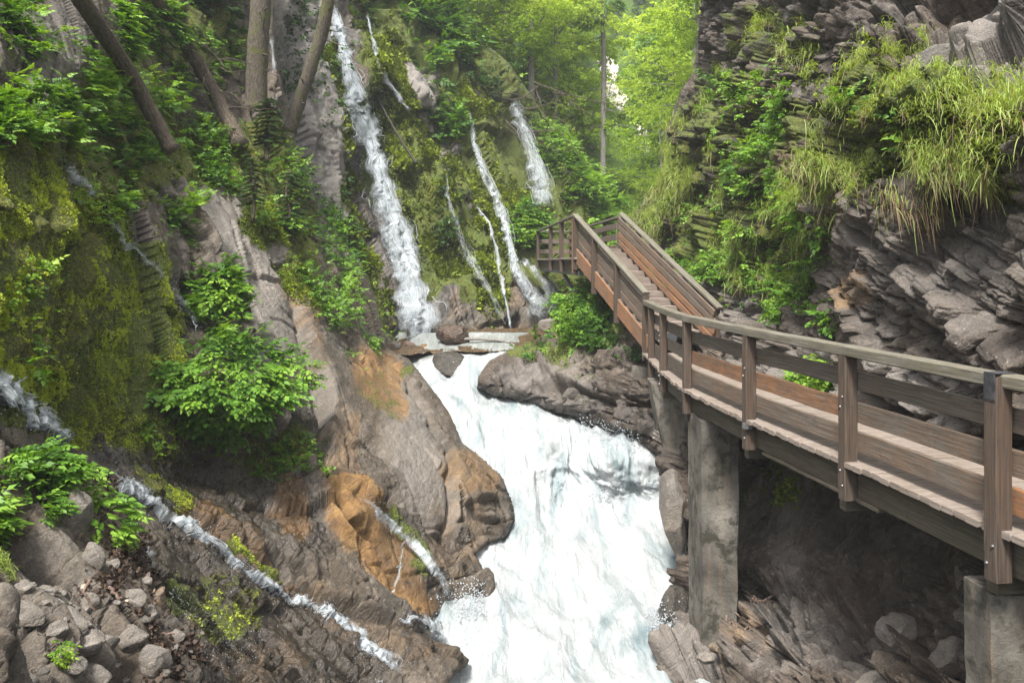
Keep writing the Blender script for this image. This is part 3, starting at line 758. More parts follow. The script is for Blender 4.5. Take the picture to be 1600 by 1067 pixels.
# ---- hillside far up the valley
LH = Relief([(-500, -700), (2100, -700), (2100, 470), (-500, 470)],
  [(980, 345, 46), (900, 330, 44), (1050, 350, 42), (800, 400, 45), (700, 200, 60), (850, 150, 62), (850, 250, 52), (1000, 250, 62), (1060, 250, 50), (980, 180, 90), (960, 90, 110), (900, 60, 95), (1050, 60, 110), (1100, 150, 75),
   (1000, 0, 140), (1000, -200, 210), (1000, -600, 330), (0, 300, 60), (0, -100, 110), (0, -600, 200), (1600, 300, 50), (1600, -100, 90), (1600, -600, 200), (-400, 400, 50), (2000, 400, 50), (600, 450, 44), (1300, 450, 42)], 10, margin=10)
P = LH.P
LH.displace(1.2 * fbm(P * .08, 201, 4) + .35 * fbm(P * .5, 211, 4))
m = NT("hill_ground"); tc = m.n("TexCoord").outputs["Object"]
n1 = m.noise(tc, .25, 8, .7); n2 = m.noise(tc, 3.0, 6, .75)
c = m.ramp(n2, [(.3, (.025, .05, .008)), (.5, (.07, .13, .018)), (.7, (.14, .21, .03))])
scr = m.attr("scree")
rk = m.ramp(n2, [(.3, (.45, .38, .32)), (.6, (.72, .66, .6))])
f = m.math('GREATER_THAN', m.math('MULTIPLY_ADD', m.math('SUBTRACT', n1, .5), 1.2, scr), .5)
c = m.mix(f, c, rk); m.principled(c, .9, m.bump(n2, .8, .4), .2)
U, V = warp_uv(LH, 5, .03)
scree = region(U, V, [(930, 85), (950, 78), (966, 100), (964, 130), (985, 150), (978, 172), (958, 165), (944, 140), (936, 110)], 6)
scree = np.maximum(scree, region(U, V, ('e', 1005, 215, 10, 24), 6) * .9)
tag(LH.mesh("hills", m.m, {"scree": scree}), "wooded hillside closing the valley", kind="structure")

# ------------------------------------------------------------------ stream
LW = Relief([(560, 520), (850, 520), (900, 570), (900, 620), (1050, 660), (1110, 700), (1120, 1000), (1120, 1150), (540, 1150), (560, 950), (640, 840), (680, 700), (620, 600)],
  [(640, 545, -2.62), (740, 545, -2.55), (800, 545, -2.5), (700, 560, -2.75), (770, 556, -2.66), (700, 590, -3.25), (740, 590, -3.15), (760, 620, -3.55), (700, 620, -3.45), (600, 522, -2.5), (850, 522, -2.45),
   (780, 650, -3.8), (850, 650, -3.8), (950, 676, -3.98), (1010, 696, -4.05), (740, 680, -4.0), (800, 720, -4.42), (790, 770, -4.95), (860, 690, -4.08), (950, 706, -4.12), (1020, 722, -4.3), (890, 740, -4.75), (990, 765, -4.95),
   (870, 790, -5.3), (960, 800, -5.38), (1050, 810, -5.42), (820, 830, -5.38), (850, 870, -5.5), (950, 880, -5.6), (1070, 860, -5.55), (790, 900, -5.62), (740, 960, -5.72), (900, 960, -5.76), (1050, 960, -5.82),
   (700, 1000, -5.85), (850, 1060, -5.97), (1000, 1060, -6.0), (680, 1060, -6.05), (560, 1140, -6.25), (1100, 1140, -6.2), (690, 850, -5.5), (570, 950, -5.8), (900, 620, -3.6), (1100, 750, -4.6)],
  2.0, margin=6, zmode=True, back=0.0)
P = LW.P
chute = region(LW.uu, LW.vv, [(740, 660), (870, 660), (1040, 700), (1060, 800), (900, 810), (800, 790)], 30)
up = region(LW.uu, LW.vv, [(600, 520), (860, 520), (860, 560), (640, 560)], 12)
fl = np.array([-.1, .85, .5]); fl /= np.linalg.norm(fl)
Q = P - (P @ fl)[:, None] * fl * .86
d = .24 * ridged(Q * 1.1, 221, 3) + .12 * fbm(Q * 3.5, 231, 4) + .012 * fbm(Q * 14, 241, 3) + chute * (.12 * ridged(Q * 3.5, 251, 4) + .05 * fbm(Q * 14, 253, 3))
d *= 1 - .75 * up
LW.displace(d)
m = NT("water"); tc = m.n("TexCoord").outputs["Object"]
sq = m.mapping(tc, (1.5, .42, .55), (0, 0, .1))
n1 = m.noise(sq, 1.1, 7, .62, .8); n2 = m.noise(m.mapping(tc, (7, 1.0, 1.3), (0, 0, .1)), 1.6, 7, .75, .4); n3 = m.noise(tc, .6, 3, .5)
ch = m.attr("chute")
col = m.ramp(n1, [(.29, (.145, .195, .215)), (.39, (.245, .29, .30)), (.49, (.35, .375, .38)), (.61, (.455, .47, .475))])
k = m.math('MULTIPLY', m.ramp(n2, [(.4, (1, 1, 1)), (.56, (0, 0, 0))]), m.ramp(ch, [(.3, (0, 0, 0)), (1, (.75, .75, .75))]))
col = m.mix(k, col, (.33, .38, .40))
pool = m.attr("pool"); col = m.mix(m.math('MULTIPLY', pool, m.ramp(n2, [(.4, (.9, .9, .9)), (.6, (.35, .35, .35))])), col, (.17, .18, .155))
b = m.bump(m.math('MULTIPLY_ADD', n2, .8, n1), .85, .14)
pr = m.principled(col, .35, b, .4)
pr.inputs["Subsurface Weight"].default_value = 0.0
M_water = m.m
poolw = region(LW.uu, LW.vv, [(600, 520), (860, 520), (860, 548), (720, 556), (690, 565), (640, 575)], 8)
drk = np.maximum(chute * region(LW.uu, LW.vv, ('e', 960, 740, 110, 70)), .75 * region(LW.uu, LW.vv, ('e', 800, 655, 50, 12, 10)))
drk = np.maximum(drk, .8 * region(LW.uu, LW.vv, ('e', 740, 1020, 26, 34, 30)))
tag(LW.mesh("water", M_water, {"chute": drk, "pool": poolw}), "foaming white stream rushing through the gorge", kind="structure")

# ---- brown gravel bar between the wall and the upper pool
LG = Relief([(596, 536), (640, 526), (700, 518), (790, 514), (880, 508), (892, 536), (850, 545), (800, 545), (764, 548), (738, 549), (700, 548), (668, 549), (640, 552), (608, 552)],
  [(600, 530, -2.5), (870, 512, -2.25), (640, 526, -2.4), (740, 518, -2.25), (620, 552, -2.62), (700, 549, -2.58), (800, 546, -2.48), (740, 548, -2.54), (880, 535, -2.4), (700, 535, -2.42), (800, 530, -2.35)], 1.6, margin=12, zmode=True, back=.02)
P = LG.P
LG.displace(bricks(P, basis((.2, -.3, 1)), (.7, .6, .4), 601, .34, .16, 1.6, .6) + bricks(P, basis((.2, -.3, 1)), (.3, .26, .2), 605, .16, .08, 1.6, .6) + .04 * fbm(P * 5, 611, 3))
tag(LG.mesh("gravel", M_rockB, {"paint": np.stack([LG.U * 0 + .05, LG.U * 0 + .55, LG.U * 0 + .7], 1), "tone": LG.uu * 0}), "brown rubble bar between the waterfall wall and the upper pool", kind="structure")

# ---- the two slopes carried on beyond the edges of the photograph
def carry_on(R, ue, uf, k, mat, B, label, name, pc, tn):
    vs = list(range(-60, 1131, 119)); ctrl = []
    for v in vs:
        d0 = float(R.depth(np.array([float(ue)]), np.array([float(v)]))[0])
        for t in (-.12, 0, .5, 1): ctrl.append((ue + (uf - ue) * t, v, d0 * (1 + (k - 1) * max(t, -.05))))
    for u in (ue, (ue + uf) / 2, uf):
        ctrl.append((u, -420, ctrl[0][2] * 1.1)); ctrl.append((u, 1420, ctrl[-1][2] * .9))
    a, b = min(ue, uf), max(ue, uf)
    a2, b2 = (a, b + 12) if uf < ue else (a - 12, b)
    X = Relief([(a2, -300), (b2, -300), (b2, 1300), (a2, 1300)], ctrl, 4.5, margin=9)
    P = X.P
    X.displace(bricks(P, B, (1.6, 1.2, .5), 701, .4, .2, 1.2, .3) + bricks(P, B, (.5, .5, .2), 705, .12, .05, 1.2, .4) + .12 * fbm(P, 711, 4) + .07)
    n = X.U * 0
    tag(X.mesh(name, mat, {"paint": np.stack([n + pc[0], n + pc[1], n + pc[2]], 1), "tone": n + tn}), label, kind="structure")
carry_on(L2, -52, -800, .5, M_rockL, BL, "rock slope going on past the left edge", "cliff_slope", (.45, .05, .3), .2)
carry_on(L5, 1684, 2400, .5, M_rockR, BR, "rock cliff going on past the right edge", "cliff_right", (.2, .1, .2), .2)
# ------------------------------------------------------------------ walkway, stairs, piers
M_rail = wood_material("wood_rail", (.05, .045, .035), (.125, .115, .092), (.23, .215, .18), (.10, .085, .045), .5)
M_board = wood_material("wood_board", (.045, .034, .026), (.10, .084, .068), (.185, .163, .14), (.17, .09, .045), .5)
M_boardg = wood_material("wood_board_grey", (.035, .03, .024), (.09, .078, .065), (.165, .148, .125), (.13, .075, .04), .35)
M_boardo = wood_material("wood_board_orange", (.055, .036, .024), (.14, .088, .058), (.22, .16, .115), (.30, .125, .045), .7)
M_post = wood_material("wood_post", (.028, .02, .015), (.058, .044, .034), (.115, .092, .073), (.10, .055, .03), .4)
M_deck = wood_material("wood_deck", (.08, .062, .052), (.20, .165, .14), (.30, .26, .225), (.13, .10, .07), .5, .85)
M_beam = wood_material("wood_beam", (.028, .023, .016), (.075, .062, .046), (.135, .118, .092), (.05, .05, .026), .6)
M_conc = concrete_material()
m = NT("steel"); tc = m.n("TexCoord").outputs["Object"]
m.principled(m.ramp(m.noise(tc, 12, 5, .7), [(.35, (.035, .037, .042)), (.65, (.11, .11, .12))]), .5, None, .5, Metallic=.6); M_steel = m.m
m = NT("galvanised"); tc = m.n("TexCoord").outputs["Object"]
m.principled(m.ramp(m.noise(tc, 15, 4, .7), [(.35, (.18, .18, .18)), (.65, (.35, .35, .36))]), .4, None, .5, Metallic=.8); M_galv = m.m

def v3(x, y, z): return Vector((x, y, z))
RZ = -0.81                       # top of the lower handrail (the eye is 0)
path = [(4.35, 1.4), (3.98, 3.7), (3.56, 6.0), (3.27, 8.04), (2.93, 10.2), (2.67, 12.6), (2.69, 14.7), (2.79, 16.55), (2.83, 17.45)]
PV = [Vector((x, y, 0)) for x, y in path]
def nrm_at(i):
    d = (PV[min(i + 1, len(PV) - 1)] - PV[max(i - 1, 0)]).normalized()
    return Vector((d.y, -d.x, 0)), d       # pointing inward (right), along

walk = empty("wooden_walkway", (3.3, 8.0, RZ - 1.12)); bpy.context.view_layer.update()
tag(walk, "weathered wooden walkway with plank deck and board railing curving along the right cliff", "walkway")
def part(mb, name, mat, root, smooth=False):
    o = mb.build(name, mat, root, smooth)
    o.matrix_parent_inverse = root.matrix_basis.inverted()
    return o
def bolts(o_post, pts, nrm):
    for p in pts:
        mb = MB(); mb.tube([p, p + nrm * .012], [.013, .010], 8)
        b = mb.build("bolt", M_galv, o_post)
        b.matrix_parent_inverse = (o_post.parent.matrix_basis @ o_post.matrix_parent_inverse @ o_post.matrix_basis).inverted()

for i in range(1, 8):
    nr, dr = nrm_at(i); p = PV[i]
    hi = RZ - .10 if i not in (2,) else RZ - .02
    lo = RZ - 1.50
    w = .135 if i < 5 else .12
    mb = MB()
    top = v3(p.x, p.y, hi) + (nr * -.03 if i == 2 else nr * 0); bot = v3(p.x, p.y, lo) + (nr * -.03 if i == 2 else nr * 0)
    mb.beam(bot, top, w, w * .95, up=dr, ch=.008, seg=6, wob=.004, side=nr)
    po = part(mb, "post", M_post, walk)
    if i in (2, 3, 4, 6):
        pts = [v3(p.x, p.y, RZ - zz) + nr * -.066 + dr * (.02 * s) for zz, s in ((.50, -1), (.60, 1), (1.22, 1), (1.36, -1))]
        if i == 2: pts = [v3(p.x, p.y, RZ - zz) + nr * -.098 + dr * (.03 * s) for zz, s in ((1.24, -1), (1.38, 1))]
        bolts(po, pts, -nr)
    if i == 2:
        mb = MB()
        q = top + nr * -.0
        mb.beam(v3(q.x, q.y, RZ - .19) + nr * -.072, v3(q.x, q.y, RZ + .008) + nr * -.072, .006, .11, up=dr, ch=.001, side=nr)
        mb.beam(v3(q.x, q.y, RZ + .006) + nr * -.075, v3(q.x, q.y, RZ + .006) + nr * .10, .11, .006, ch=.001)
        st = part(mb, "steel_strap", M_steel, walk)
    if i == 4:
        mb = MB(); q = v3(p.x, p.y, RZ - 1.20)
        mb.beam(q - nr * .055 - dr * .11, q - nr * .055 - dr * .03, .10, .07, ch=.002)
        part(mb, "steel_bracket", M_galv, walk)
# handrail spans
for i in range(0, 8):
    n0, d0 = nrm_at(i); n1, d1 = nrm_at(i + 1)
    a = v3(PV[i].x, PV[i].y, RZ - .052); b = v3(PV[i + 1].x, PV[i + 1].y, RZ - .052)
    if i == 1: b = b + nrm_at(2)[0] * .02
    if i >= 2: pass
    mb = MB(); d = (b - a).normalized(); mb.beam(a - d * .002, b + d * -.004, .14, .104, ch=.012, seg=8, wob=.005)
    part(mb, "handrail", M_rail, walk)
# three boards per span, on the inner face of the posts
for i in range(0, 8):
    for k, (zt, zb) in enumerate(((-.25, -.43), (-.55, -.745), (-.83, -1.03))):
        n0, _ = nrm_at(i); n1, _ = nrm_at(i + 1)
        off = .066 + .022
        a = v3(PV[i].x, PV[i].y, RZ + (zt + zb) / 2) + n0 * off; b = v3(PV[i + 1].x, PV[i + 1].y, RZ + (zt + zb) / 2) + n1 * off
        d = (b - a).normalized()
        if i == 3 and k == 1: b = b  # full
        mb = MB(); mb.beam(a + d * .004, b - d * .004, .042, zt - zb, ch=.006, seg=10, wob=.007)
        mat = M_boardg if k == 0 else (M_boardo if (i, k) in ((1, 2), (4, 1), (3, 1), (0, 1)) else M_board)
        if i >= 5: mat = M_boardg
        part(mb, "rail_board", mat, walk)
# deck planks follow the curve
DW = 1.38
def path_pt(s):
    """smooth position along the path by arc length (Catmull-Rom)"""
    acc = 0
    for i in range(len(PV) - 1):
        L = (PV[i + 1] - PV[i]).length
        if s <= acc + L or i == len(PV) - 2:
            t = (s - acc) / L
            p0 = PV[max(i - 1, 0)]; p1 = PV[i]; p2 = PV[i + 1]; p3 = PV[min(i + 2, len(PV) - 1)]
            return .5 * ((2 * p1) + (p2 - p0) * t + (2 * p0 - 5 * p1 + 4 * p2 - p3) * t * t + (3 * p1 - p0 - 3 * p2 + p3) * t ** 3)
        acc += L
TOT = sum((PV[i + 1] - PV[i]).length for i in range(len(PV) - 1))
mb = MB(); s = 0.0; ZD = RZ - 1.12
while s < TOT - .05:
    wd = .145 + random.uniform(-.006, .006)
    p = path_pt(s + wd / 2); q = path_pt(s + wd / 2 + .05); dr = (q - p).normalized(); nr = Vector((dr.y, -dr.x, 0))
    jit = random.uniform(-.012, .02); dz = random.uniform(-.004, .004)
    a = p - nr * (.055 + jit); b = p + nr * (DW + .08 + random.uniform(-.02, .02))
    a.z = ZD - .025 + dz; b.z = ZD - .025 + dz + random.uniform(-.003, .003)
    mb.beam(a, b, wd - .012, .05, ch=.006, seg=3, wob=.003)
    s += wd
part(mb, "deck", M_deck, walk)
# edge beams below the deck, in spans
for off, nm in ((.0, "edge_beam"), (DW - .05, "edge_beam")):
    for i in range(0, 8):
        n0, _ = nrm_at(i); n1, _ = nrm_at(i + 1)
        a = v3(PV[i].x, PV[i].y, ZD - .05 - .155) + n0 * (off + .12); b = v3(PV[i + 1].x, PV[i + 1].y, ZD - .05 - .155) + n1 * (off + .12)
        mb = MB(); mb.beam(a, b, .10, .30, ch=.008, seg=6, wob=.006)
        part(mb, nm, M_beam, walk)
for i in range(1, 8):
    nr, dr = nrm_at(i)
    a = v3(PV[i].x, PV[i].y, ZD - .45) + nr * .02 + dr * .12; b = a + nr * 1.25
    mb = MB(); mb.beam(a, b, .12, .14, ch=.006)
    part(mb, "cross_beam", M_beam, walk)
mb = MB(); a = v3(PV[4].x, PV[4].y, ZD - .375) + nrm_at(4)[0] * .10 - nrm_at(4)[1] * .25; b = v3(PV[3].x, PV[3].y, ZD - .375) + nrm_at(3)[0] * .10 - nrm_at(3)[1] * .4
mb.beam(a, b, .10, .035, ch=.004, seg=4, wob=.006); part(mb, "packing_strip", M_beam, walk)

# ---- stairs
SB = Vector((2.83, 17.5, 0)); ST = Vector((1.66, 21.6, 0))
zb, zt = -.65, 1.22                  # handrail heights at the bottom and the top
sd = (ST - SB).normalized(); sn = Vector((sd.y, -sd.x, 0))
SWd = 1.36
stair = empty("wooden_staircase", (2.3, 19.5, -.5))
tag(stair, "straight wooden staircase with board railings and pale handrails climbing away to the gallery", "staircase")
def sp(t, off, dz):
    p = SB.lerp(ST, t) + sn * off; p.z = zb + (zt - zb) * t + dz; return p
slope = (sp(1, 0, 0) - sp(0, 0, 0)).normalized()
for side, off in (("l", 0.0), ("r", SWd)):
    t0, t1 = (0.0, 1.0) if side == "l" else (-.02, 1.03)
    t0 = 0 if side == "l" else -.16
    for t in ((.0, .36, .69, 1.0) if side == "l" else (-.13, .2, .5, .78, 1.0)):
        sg = -1 if side == "l" else 1
        p = sp(t, off, -.05); b = p.copy(); b.z -= 1.38 if side == "l" else 1.25
        mb = MB(); mb.beam(b, p, .12, .115, up=sd, ch=.007, seg=4, wob=.004, side=sn)
        part(mb, "post", M_post, stair)
    mb = MB(); e = slope * .05
    mb.beam(sp(t0, off, 0) - e, sp(t1, off, 0) + e * .6, .15, .055, ch=.008, seg=6, wob=.003)
    part(mb, "handrail", M_rail, stair)
    sg = 1 if side == "l" else -1
    for k, (za, h) in enumerate(((-.10, .13), (-.29, .14), (-.49, .14), (-.69, .14))):
        mb = MB(); a = sp(t0 + .01, off + sg * .085, za - .05); b = sp(t1 - .005, off + sg * .085, za - .05)
        mb.beam(a, b, .04, h, ch=.006, seg=8, wob=.005)
        mat = M_boardg if (side == "l" and k < 2) else M_board
        if side == "r" and k in (2, 3): mat = M_boardo
        if side == "r" and k == 1: mat = M_board
        part(mb, "rail_board", mat, stair)
    mb = MB(); mb.beam(sp(t0 * .3 - .03, off + sg * .015, -1.05), sp(1.0, off + sg * .015, -1.05), .05, .36, ch=.006, seg=6, wob=.004)
    part(mb, "stringer", M_boardo if side == "l" else M_board, stair)
NST = 12
for k in range(NST):
    t = (k + .5) / NST; p = sp(t, .03, -.93); q = sp(t, SWd - .03, -.93)
    mb = MB(); mb.beam(p, q, .385, .05, ch=.006, seg=3, wob=.003, side=sd)
    part(mb, "tread", M_deck, stair)
    a = sp((k + .98) / NST, .05, -.93); b = sp((k + .98) / NST, SWd - .05, -.93); a.z -= .04; b.z -= .04
    mb = MB(); mb.beam(a, b, .03, .20, ch=.004, side=sd)
    part(mb, "riser", M_deck, stair)

# ---- upper gallery
UA = ST.copy(); ud = Vector((-.055, 1, 0)).normalized(); un = Vector((ud.y, -ud.x, 0)); UL = 11.2
gal = empty("wooden_gallery", (1.7, 24.0, 0))
tag(gal, "upper wooden gallery platform with open railing above a dark steel beam, against the waterfall wall", "walkway")
UW = 1.30
def gp(s, off, z): 
    p = UA + ud * s + un * off; p.z = z; return p
for s in (.12, 3.0, 6.2, UL - .1):
    mb = MB(); mb.beam(gp(s, -.02, -.30), gp(s, -.02, zt - .06), .12, .13, up=ud, ch=.007, seg=3, wob=.004, side=un); part(mb, "post", M_post if s != .12 else M_boardo, gal)
for s in (.7, 3.2, 6.2, UL - .1):
    mb = MB(); mb.beam(gp(s, UW, -.25), gp(s, UW, zt - .06), .12, .12, up=ud, ch=.007, side=un); part(mb, "post", M_post, gal)
for off, s0 in ((-.02, -.03), (UW, .55)):
    mb = MB(); mb.beam(gp(s0, off, zt - .02), gp(UL, off, zt - .02), .14, .055, ch=.008, seg=8, wob=.003); part(mb, "handrail", M_rail, gal)
for k, zz in enumerate((.86, .56, .26)):
    mb = MB(); mb.beam(gp(.68, UW - .08, zz + .10), gp(UL - .05, UW - .08, zz + .10), .04, .16, ch=.005, seg=6, wob=.005); part(mb, "rail_board", M_board, gal)
for k, zz in enumerate((.80, .40)):
    mb = MB(); mb.beam(gp(UL - .06, .0, zz), gp(UL - .06, UW, zz), .04, .16, ch=.005); part(mb, "rail_board", M_board, gal)
mb = MB(); mb.beam(gp(UL - .04, .0, zt - .02), gp(UL - .04, UW, zt - .02), .12, .055, ch=.006); part(mb, "handrail", M_rail, gal)
mb = MB(); s = -.15
while s < UL:
    mb.beam(gp(s + .07, -.06, .085 + random.uniform(-.004, .004)), gp(s + .07, UW + .04, .085), .136, .05, ch=.005); s += .15
part(mb, "deck", M_deck, gal)
mb = MB(); s = .2
while s < UL:                                    # upright fascia boards of the edge
    w = random.uniform(.16, .2); mb.beam(gp(s + w / 2, .075, -.22 + random.uniform(-.02, .01)), gp(s + w / 2, .075, .055), .028, w - .012, up=ud, ch=.004, side=un); s += w
part(mb, "fascia", M_board, gal)
mb = MB(); mb.beam(gp(-.1, .12, -.30), gp(UL, .12, -.30), .12, .13, ch=.003); mb.beam(gp(-.1, UW - .1, -.30), gp(UL, UW - .1, -.30), .12, .13, ch=.003)
part(mb, "steel_beam", M_steel, gal)
mb = MB(); mb.beam(gp(3.6, .12, -.37), gp(1.0, .32, -1.25), .09, .09, ch=.003); part(mb, "brace", M_steel, gal)
for s in (.3, 3.0, 6.0, 9.0):
    mb = MB(); mb.beam(gp(s, .19, -.28), gp(s, UW - .17, -.28), .1, .1, ch=.003); part(mb, "cross_beam", M_steel, gal)

# ---- concrete piers
def pier(name, prof_bot, prof_top, z0, z1, label, rows=14):
    """tapered slab lofted between two plan outlines, with uneven faces and a chamfer"""
    nb = len(prof_bot); vs = []; fs = []
    def sub(pr):
        o = []
        for k in range(nb):
            a = pr[k]; b = pr[(k + 1) % nb]
            for j in range(6):
                t = (.03, .2, .4, .6, .8, .97)[j]; o.append((a[0] + (b[0] - a[0]) * t, a[1] + (b[1] - a[1]) * t))
        return o
    sb, st_ = sub(prof_bot), sub(prof_top); n = len(sb)
    for r in range(rows + 1):
        t = r / rows
        for k in range(n):
            vs.append((sb[k][0] + (st_[k][0] - sb[k][0]) * t, sb[k][1] + (st_[k][1] - sb[k][1]) * t, z0 + (z1 - z0) * t))
    V = np.array(vs); V[:, :2] += .012 * np.stack([vnoise(V * 3 + 5, 3), vnoise(V * 3 + 50, 4)], 1) + .006 * np.stack([vnoise(V * 11 + 5, 3), vnoise(V * 11 + 50, 4)], 1)
    for r in range(rows):
        for k in range(n):
            k2 = (k + 1) % n; fs.append((r * n + k, r * n + k2, (r + 1) * n + k2, (r + 1) * n + k))
    me = bpy.data.meshes.new(name)
    me.from_pydata([tuple(p) for p in V], [], fs + [tuple(range(n - 1, -1, -1)), tuple(rows * n + k for k in range(n))]); me.update()
    return tag(obj(name, me, M_conc), label, "pier")
pier("concrete_pier", [(2.74, 11.85), (3.22, 11.8), (3.3, 12.75), (2.74, 12.8)], [(2.72, 11.85), (3.26, 11.8), (3.34, 12.75), (2.72, 12.8)], -6.3, ZD - .36,
     "tall concrete pier carrying the middle of the walkway, its stream side lit pale", 24)
pier("concrete_pier", [(3.58, 6.12), (5.4, 6.0), (5.4, 6.6), (3.58, 6.5)], [(3.55, 6.12), (5.3, 6.0), (5.3, 6.6), (3.55, 6.5)], -4.6, ZD - .54,
     "shadowed concrete pier under the nearest post at the right edge")
pier("concrete_pier", [(3.02, 15.2), (4.4, 15.0), (4.4, 16.6), (3.05, 16.2)], [(2.62, 15.6), (4.2, 15.2), (4.2, 16.6), (2.66, 16.3)], -4.6, ZD - .36,
     "slanting concrete pier narrowing downwards behind the tall one")
pier("concrete_pier", [(3.4, 18.2), (4.6, 18.2), (4.6, 18.9), (2.7, 18.9)], [(3.1, 18.0), (4.6, 18.0), (4.6, 18.9), (2.6, 18.9)], -4.2, -2.35,
     "low stained concrete block set in the rock below the staircase")
# ------------------------------------------------------------------ foliage templates (numpy)
def leaf_T(L=1.0, w=.28, droop=.18, fold=.1):
    v = np.array([[0, 0, 0], [.42 * L, -w * L, -droop * .25 * L + fold * w * L], [.45 * L, 0, -droop * .2 * L], [.42 * L, w * L, -droop * .25 * L + fold * w * L], [L, 0, -droop * L]])
    q = np.array([[0, 1, 4, 2], [0, 2, 4, 3]])
    return v, q

def rotz(a):
    c, s = math.cos(a), math.sin(a); return np.array([[c, -s, 0], [s, c, 0], [0, 0, 1.0]])
def roty(a):
    c, s = math.cos(a), math.sin(a); return np.array([[c, 0, s], [0, 1, 0], [-s, 0, c]])
def rotx(a):
    c, s = math.cos(a), math.sin(a); return np.array([[1, 0, 0], [0, c, -s], [0, s, c]])

def join(parts):
    vs = []; qs = []; rs = []; b = 0
    for v, q, *r in parts:
        vs.append(v); qs.append(q + b); rs.append(np.full(len(v), r[0] if r else 0.0) if not (r and hasattr(r[0], '__len__')) else r[0]); b += len(v)
    return np.concatenate(vs), np.concatenate(qs), np.concatenate(rs)

def compound_T(pairs=4, seed=0, w=.26, jag=True):
    """a divided leaf 1 m long along +x, leaflets to both sides and one at the tip"""
    R = random.Random(seed); parts = []
    for k in range(pairs):
        t = .22 + .7 * k / pairs
        for sgn in (-1, 1):
            L = (.46 - .26 * k / pairs) * R.uniform(.8, 1.15)
            v, q = leaf_T(L, w * R.uniform(.85, 1.15), R.uniform(.1, .45))
            A = rotz(sgn * R.uniform(.85, 1.15)) @ rotx(R.uniform(-.35, .35))
            base = np.array([t, 0, -.22 * t * t])
            parts.append((v @ A.T + base, q, R.uniform(-.12, .12)))
            if jag and k < 2:
                for s2 in (-1, 1):
                    v2, q2 = leaf_T(L * .5, w * 1.2, .3)
                    A2 = rotz(sgn * 1.0 + s2 * .75); parts.append((v2 @ A2.T + base + A[:, 0] * L * .4, q2, R.uniform(-.12, .12)))
    v, q = leaf_T(.42, w * 1.1, .4); parts.append((v + np.array([.86, 0, -.18]), q, 0.05))
    return join(parts)

def fern_T(n=11, seed=0):
    R = random.Random(seed); parts = []
    for k in range(n):
        t = .12 + .86 * k / n; L = .34 * math.sin(math.pi * (.18 + .8 * t)) + .03
        z = .18 * t - .42 * t * t
        for sgn in (-1, 1):
            v, q = leaf_T(L, .13, .3); A = rotz(sgn * 1.2) @ rotx(R.uniform(-.2, .2))
            parts.append((v @ A.T + np.array([t, 0, z]), q, R.uniform(-.08, .08)))
    return join(parts)

def sprig_T(n=9, seed=0, size=.34, w=.3, spread=1.0):
    """a twig with loose simple leaves"""
    R = random.Random(seed); parts = []
    for k in range(n):
        t = k / n
        v, q = leaf_T(size * R.uniform(.7, 1.2), w, R.uniform(.0, .5))
        A = rotz(R.uniform(-1.9, 1.9) * spread) @ roty(R.uniform(-.5, .7)) @ rotx(R.uniform(-.7, .7))
        parts.append((v @ A.T + np.array([t * .8, R.uniform(-.12, .12), R.uniform(-.12, .12) - .1 * t]), q, R.uniform(-.15, .15)))
    return join(parts)

def moss_T(seed=0, n=10):
    R = random.Random(seed); parts = []
    for k in range(n):
        v, q = leaf_T(R.uniform(.35, .8), .3, -.2)
        A = rotz(R.uniform(0, 6.28)) @ roty(R.uniform(-1.3, -.3))
        parts.append((v @ A.T + np.array([R.uniform(-.5, .5), R.uniform(-.5, .5), 0]), q, R.uniform(-.2, .2)))
    return join(parts)

def blades_T(n=60, seed=0, L=(.5, 1.0), w=.012, out=.9, up=.6, spread=1.15, grav=.9, rootr=.12, segs=5, dead=.2):
    """grass: roots at the origin, the face of the cliff behind it (outward = -y)"""
    R = random.Random(seed); vs = []; qs = []; rs = []; b = 0
    for k in range(n):
        l = R.uniform(*L)
        az = R.gauss(0, spread); el = R.gauss(up, .55)
        isd = R.random() < dead
        if isd: el -= .7
        d = np.array([math.sin(az) * math.cos(el) * out, -math.cos(az) * math.cos(el) * out, math.sin(el)])
        p0 = np.array([R.gauss(0, rootr), R.uniform(-rootr * .3, 0), R.gauss(0, rootr * .7)])
        side = np.array([math.cos(az), math.sin(az), R.uniform(-.3, .3)])
        g = grav * R.uniform(.35, 1.5) * (1.3 if isd else 1)
        col = R.uniform(-.12, .12) + (-.8 if isd else 0)
        for j in range(segs + 1):
            t = j / segs; p = p0 + d * l * t - np.array([0, 0, 1]) * g * l * t * t * .8 - d * l * .25 * t * t
            ww = w * (1 - t ** 2.2) + .0012
            vs.append(p - side * ww); vs.append(p + side * ww); rs += [col, col]
        for j in range(segs):
            qs.append([b + 2 * j, b + 2 * j + 1, b + 2 * j + 3, b + 2 * j + 2])
        b += 2 * (segs + 1)
    return np.array(vs), np.array(qs), np.array(rs)

def scatter_mesh(temps, P, X, Z, scale, rnd, squash=None):
    """instances of templates (x axis along X, z axis near Z) merged into one vertex/quad array"""
    Vs = []; Qs = []; Rs = []; base = 0
    X = X / (np.linalg.norm(X, axis=1, keepdims=True) + 1e-9)
    Y = np.cross(Z, X); Y /= (np.linalg.norm(Y, axis=1, keepdims=True) + 1e-9)
    Zn = np.cross(X, Y)
    M = np.stack([X, Y, Zn], 2)
    pick = rng.integers(0, len(temps), len(P))
    for k, (tv, tq, tr) in enumerate(temps):
        s = np.nonzero(pick == k)[0]
        if len(s) == 0: continue
        v = np.einsum('nij,mj->nmi', M[s], tv) * scale[s][:, None, None] + P[s][:, None, :]
        q = tq[None] + (np.arange(len(s)) * len(tv))[:, None, None] + base
        Vs.append(v.reshape(-1, 3)); Qs.append(q.reshape(-1, 4)); Rs.append((rnd[s][:, None] + tr[None]).ravel())
        base += len(s) * len(tv)
    return np.concatenate(Vs), np.concatenate(Qs), np.concatenate(Rs)

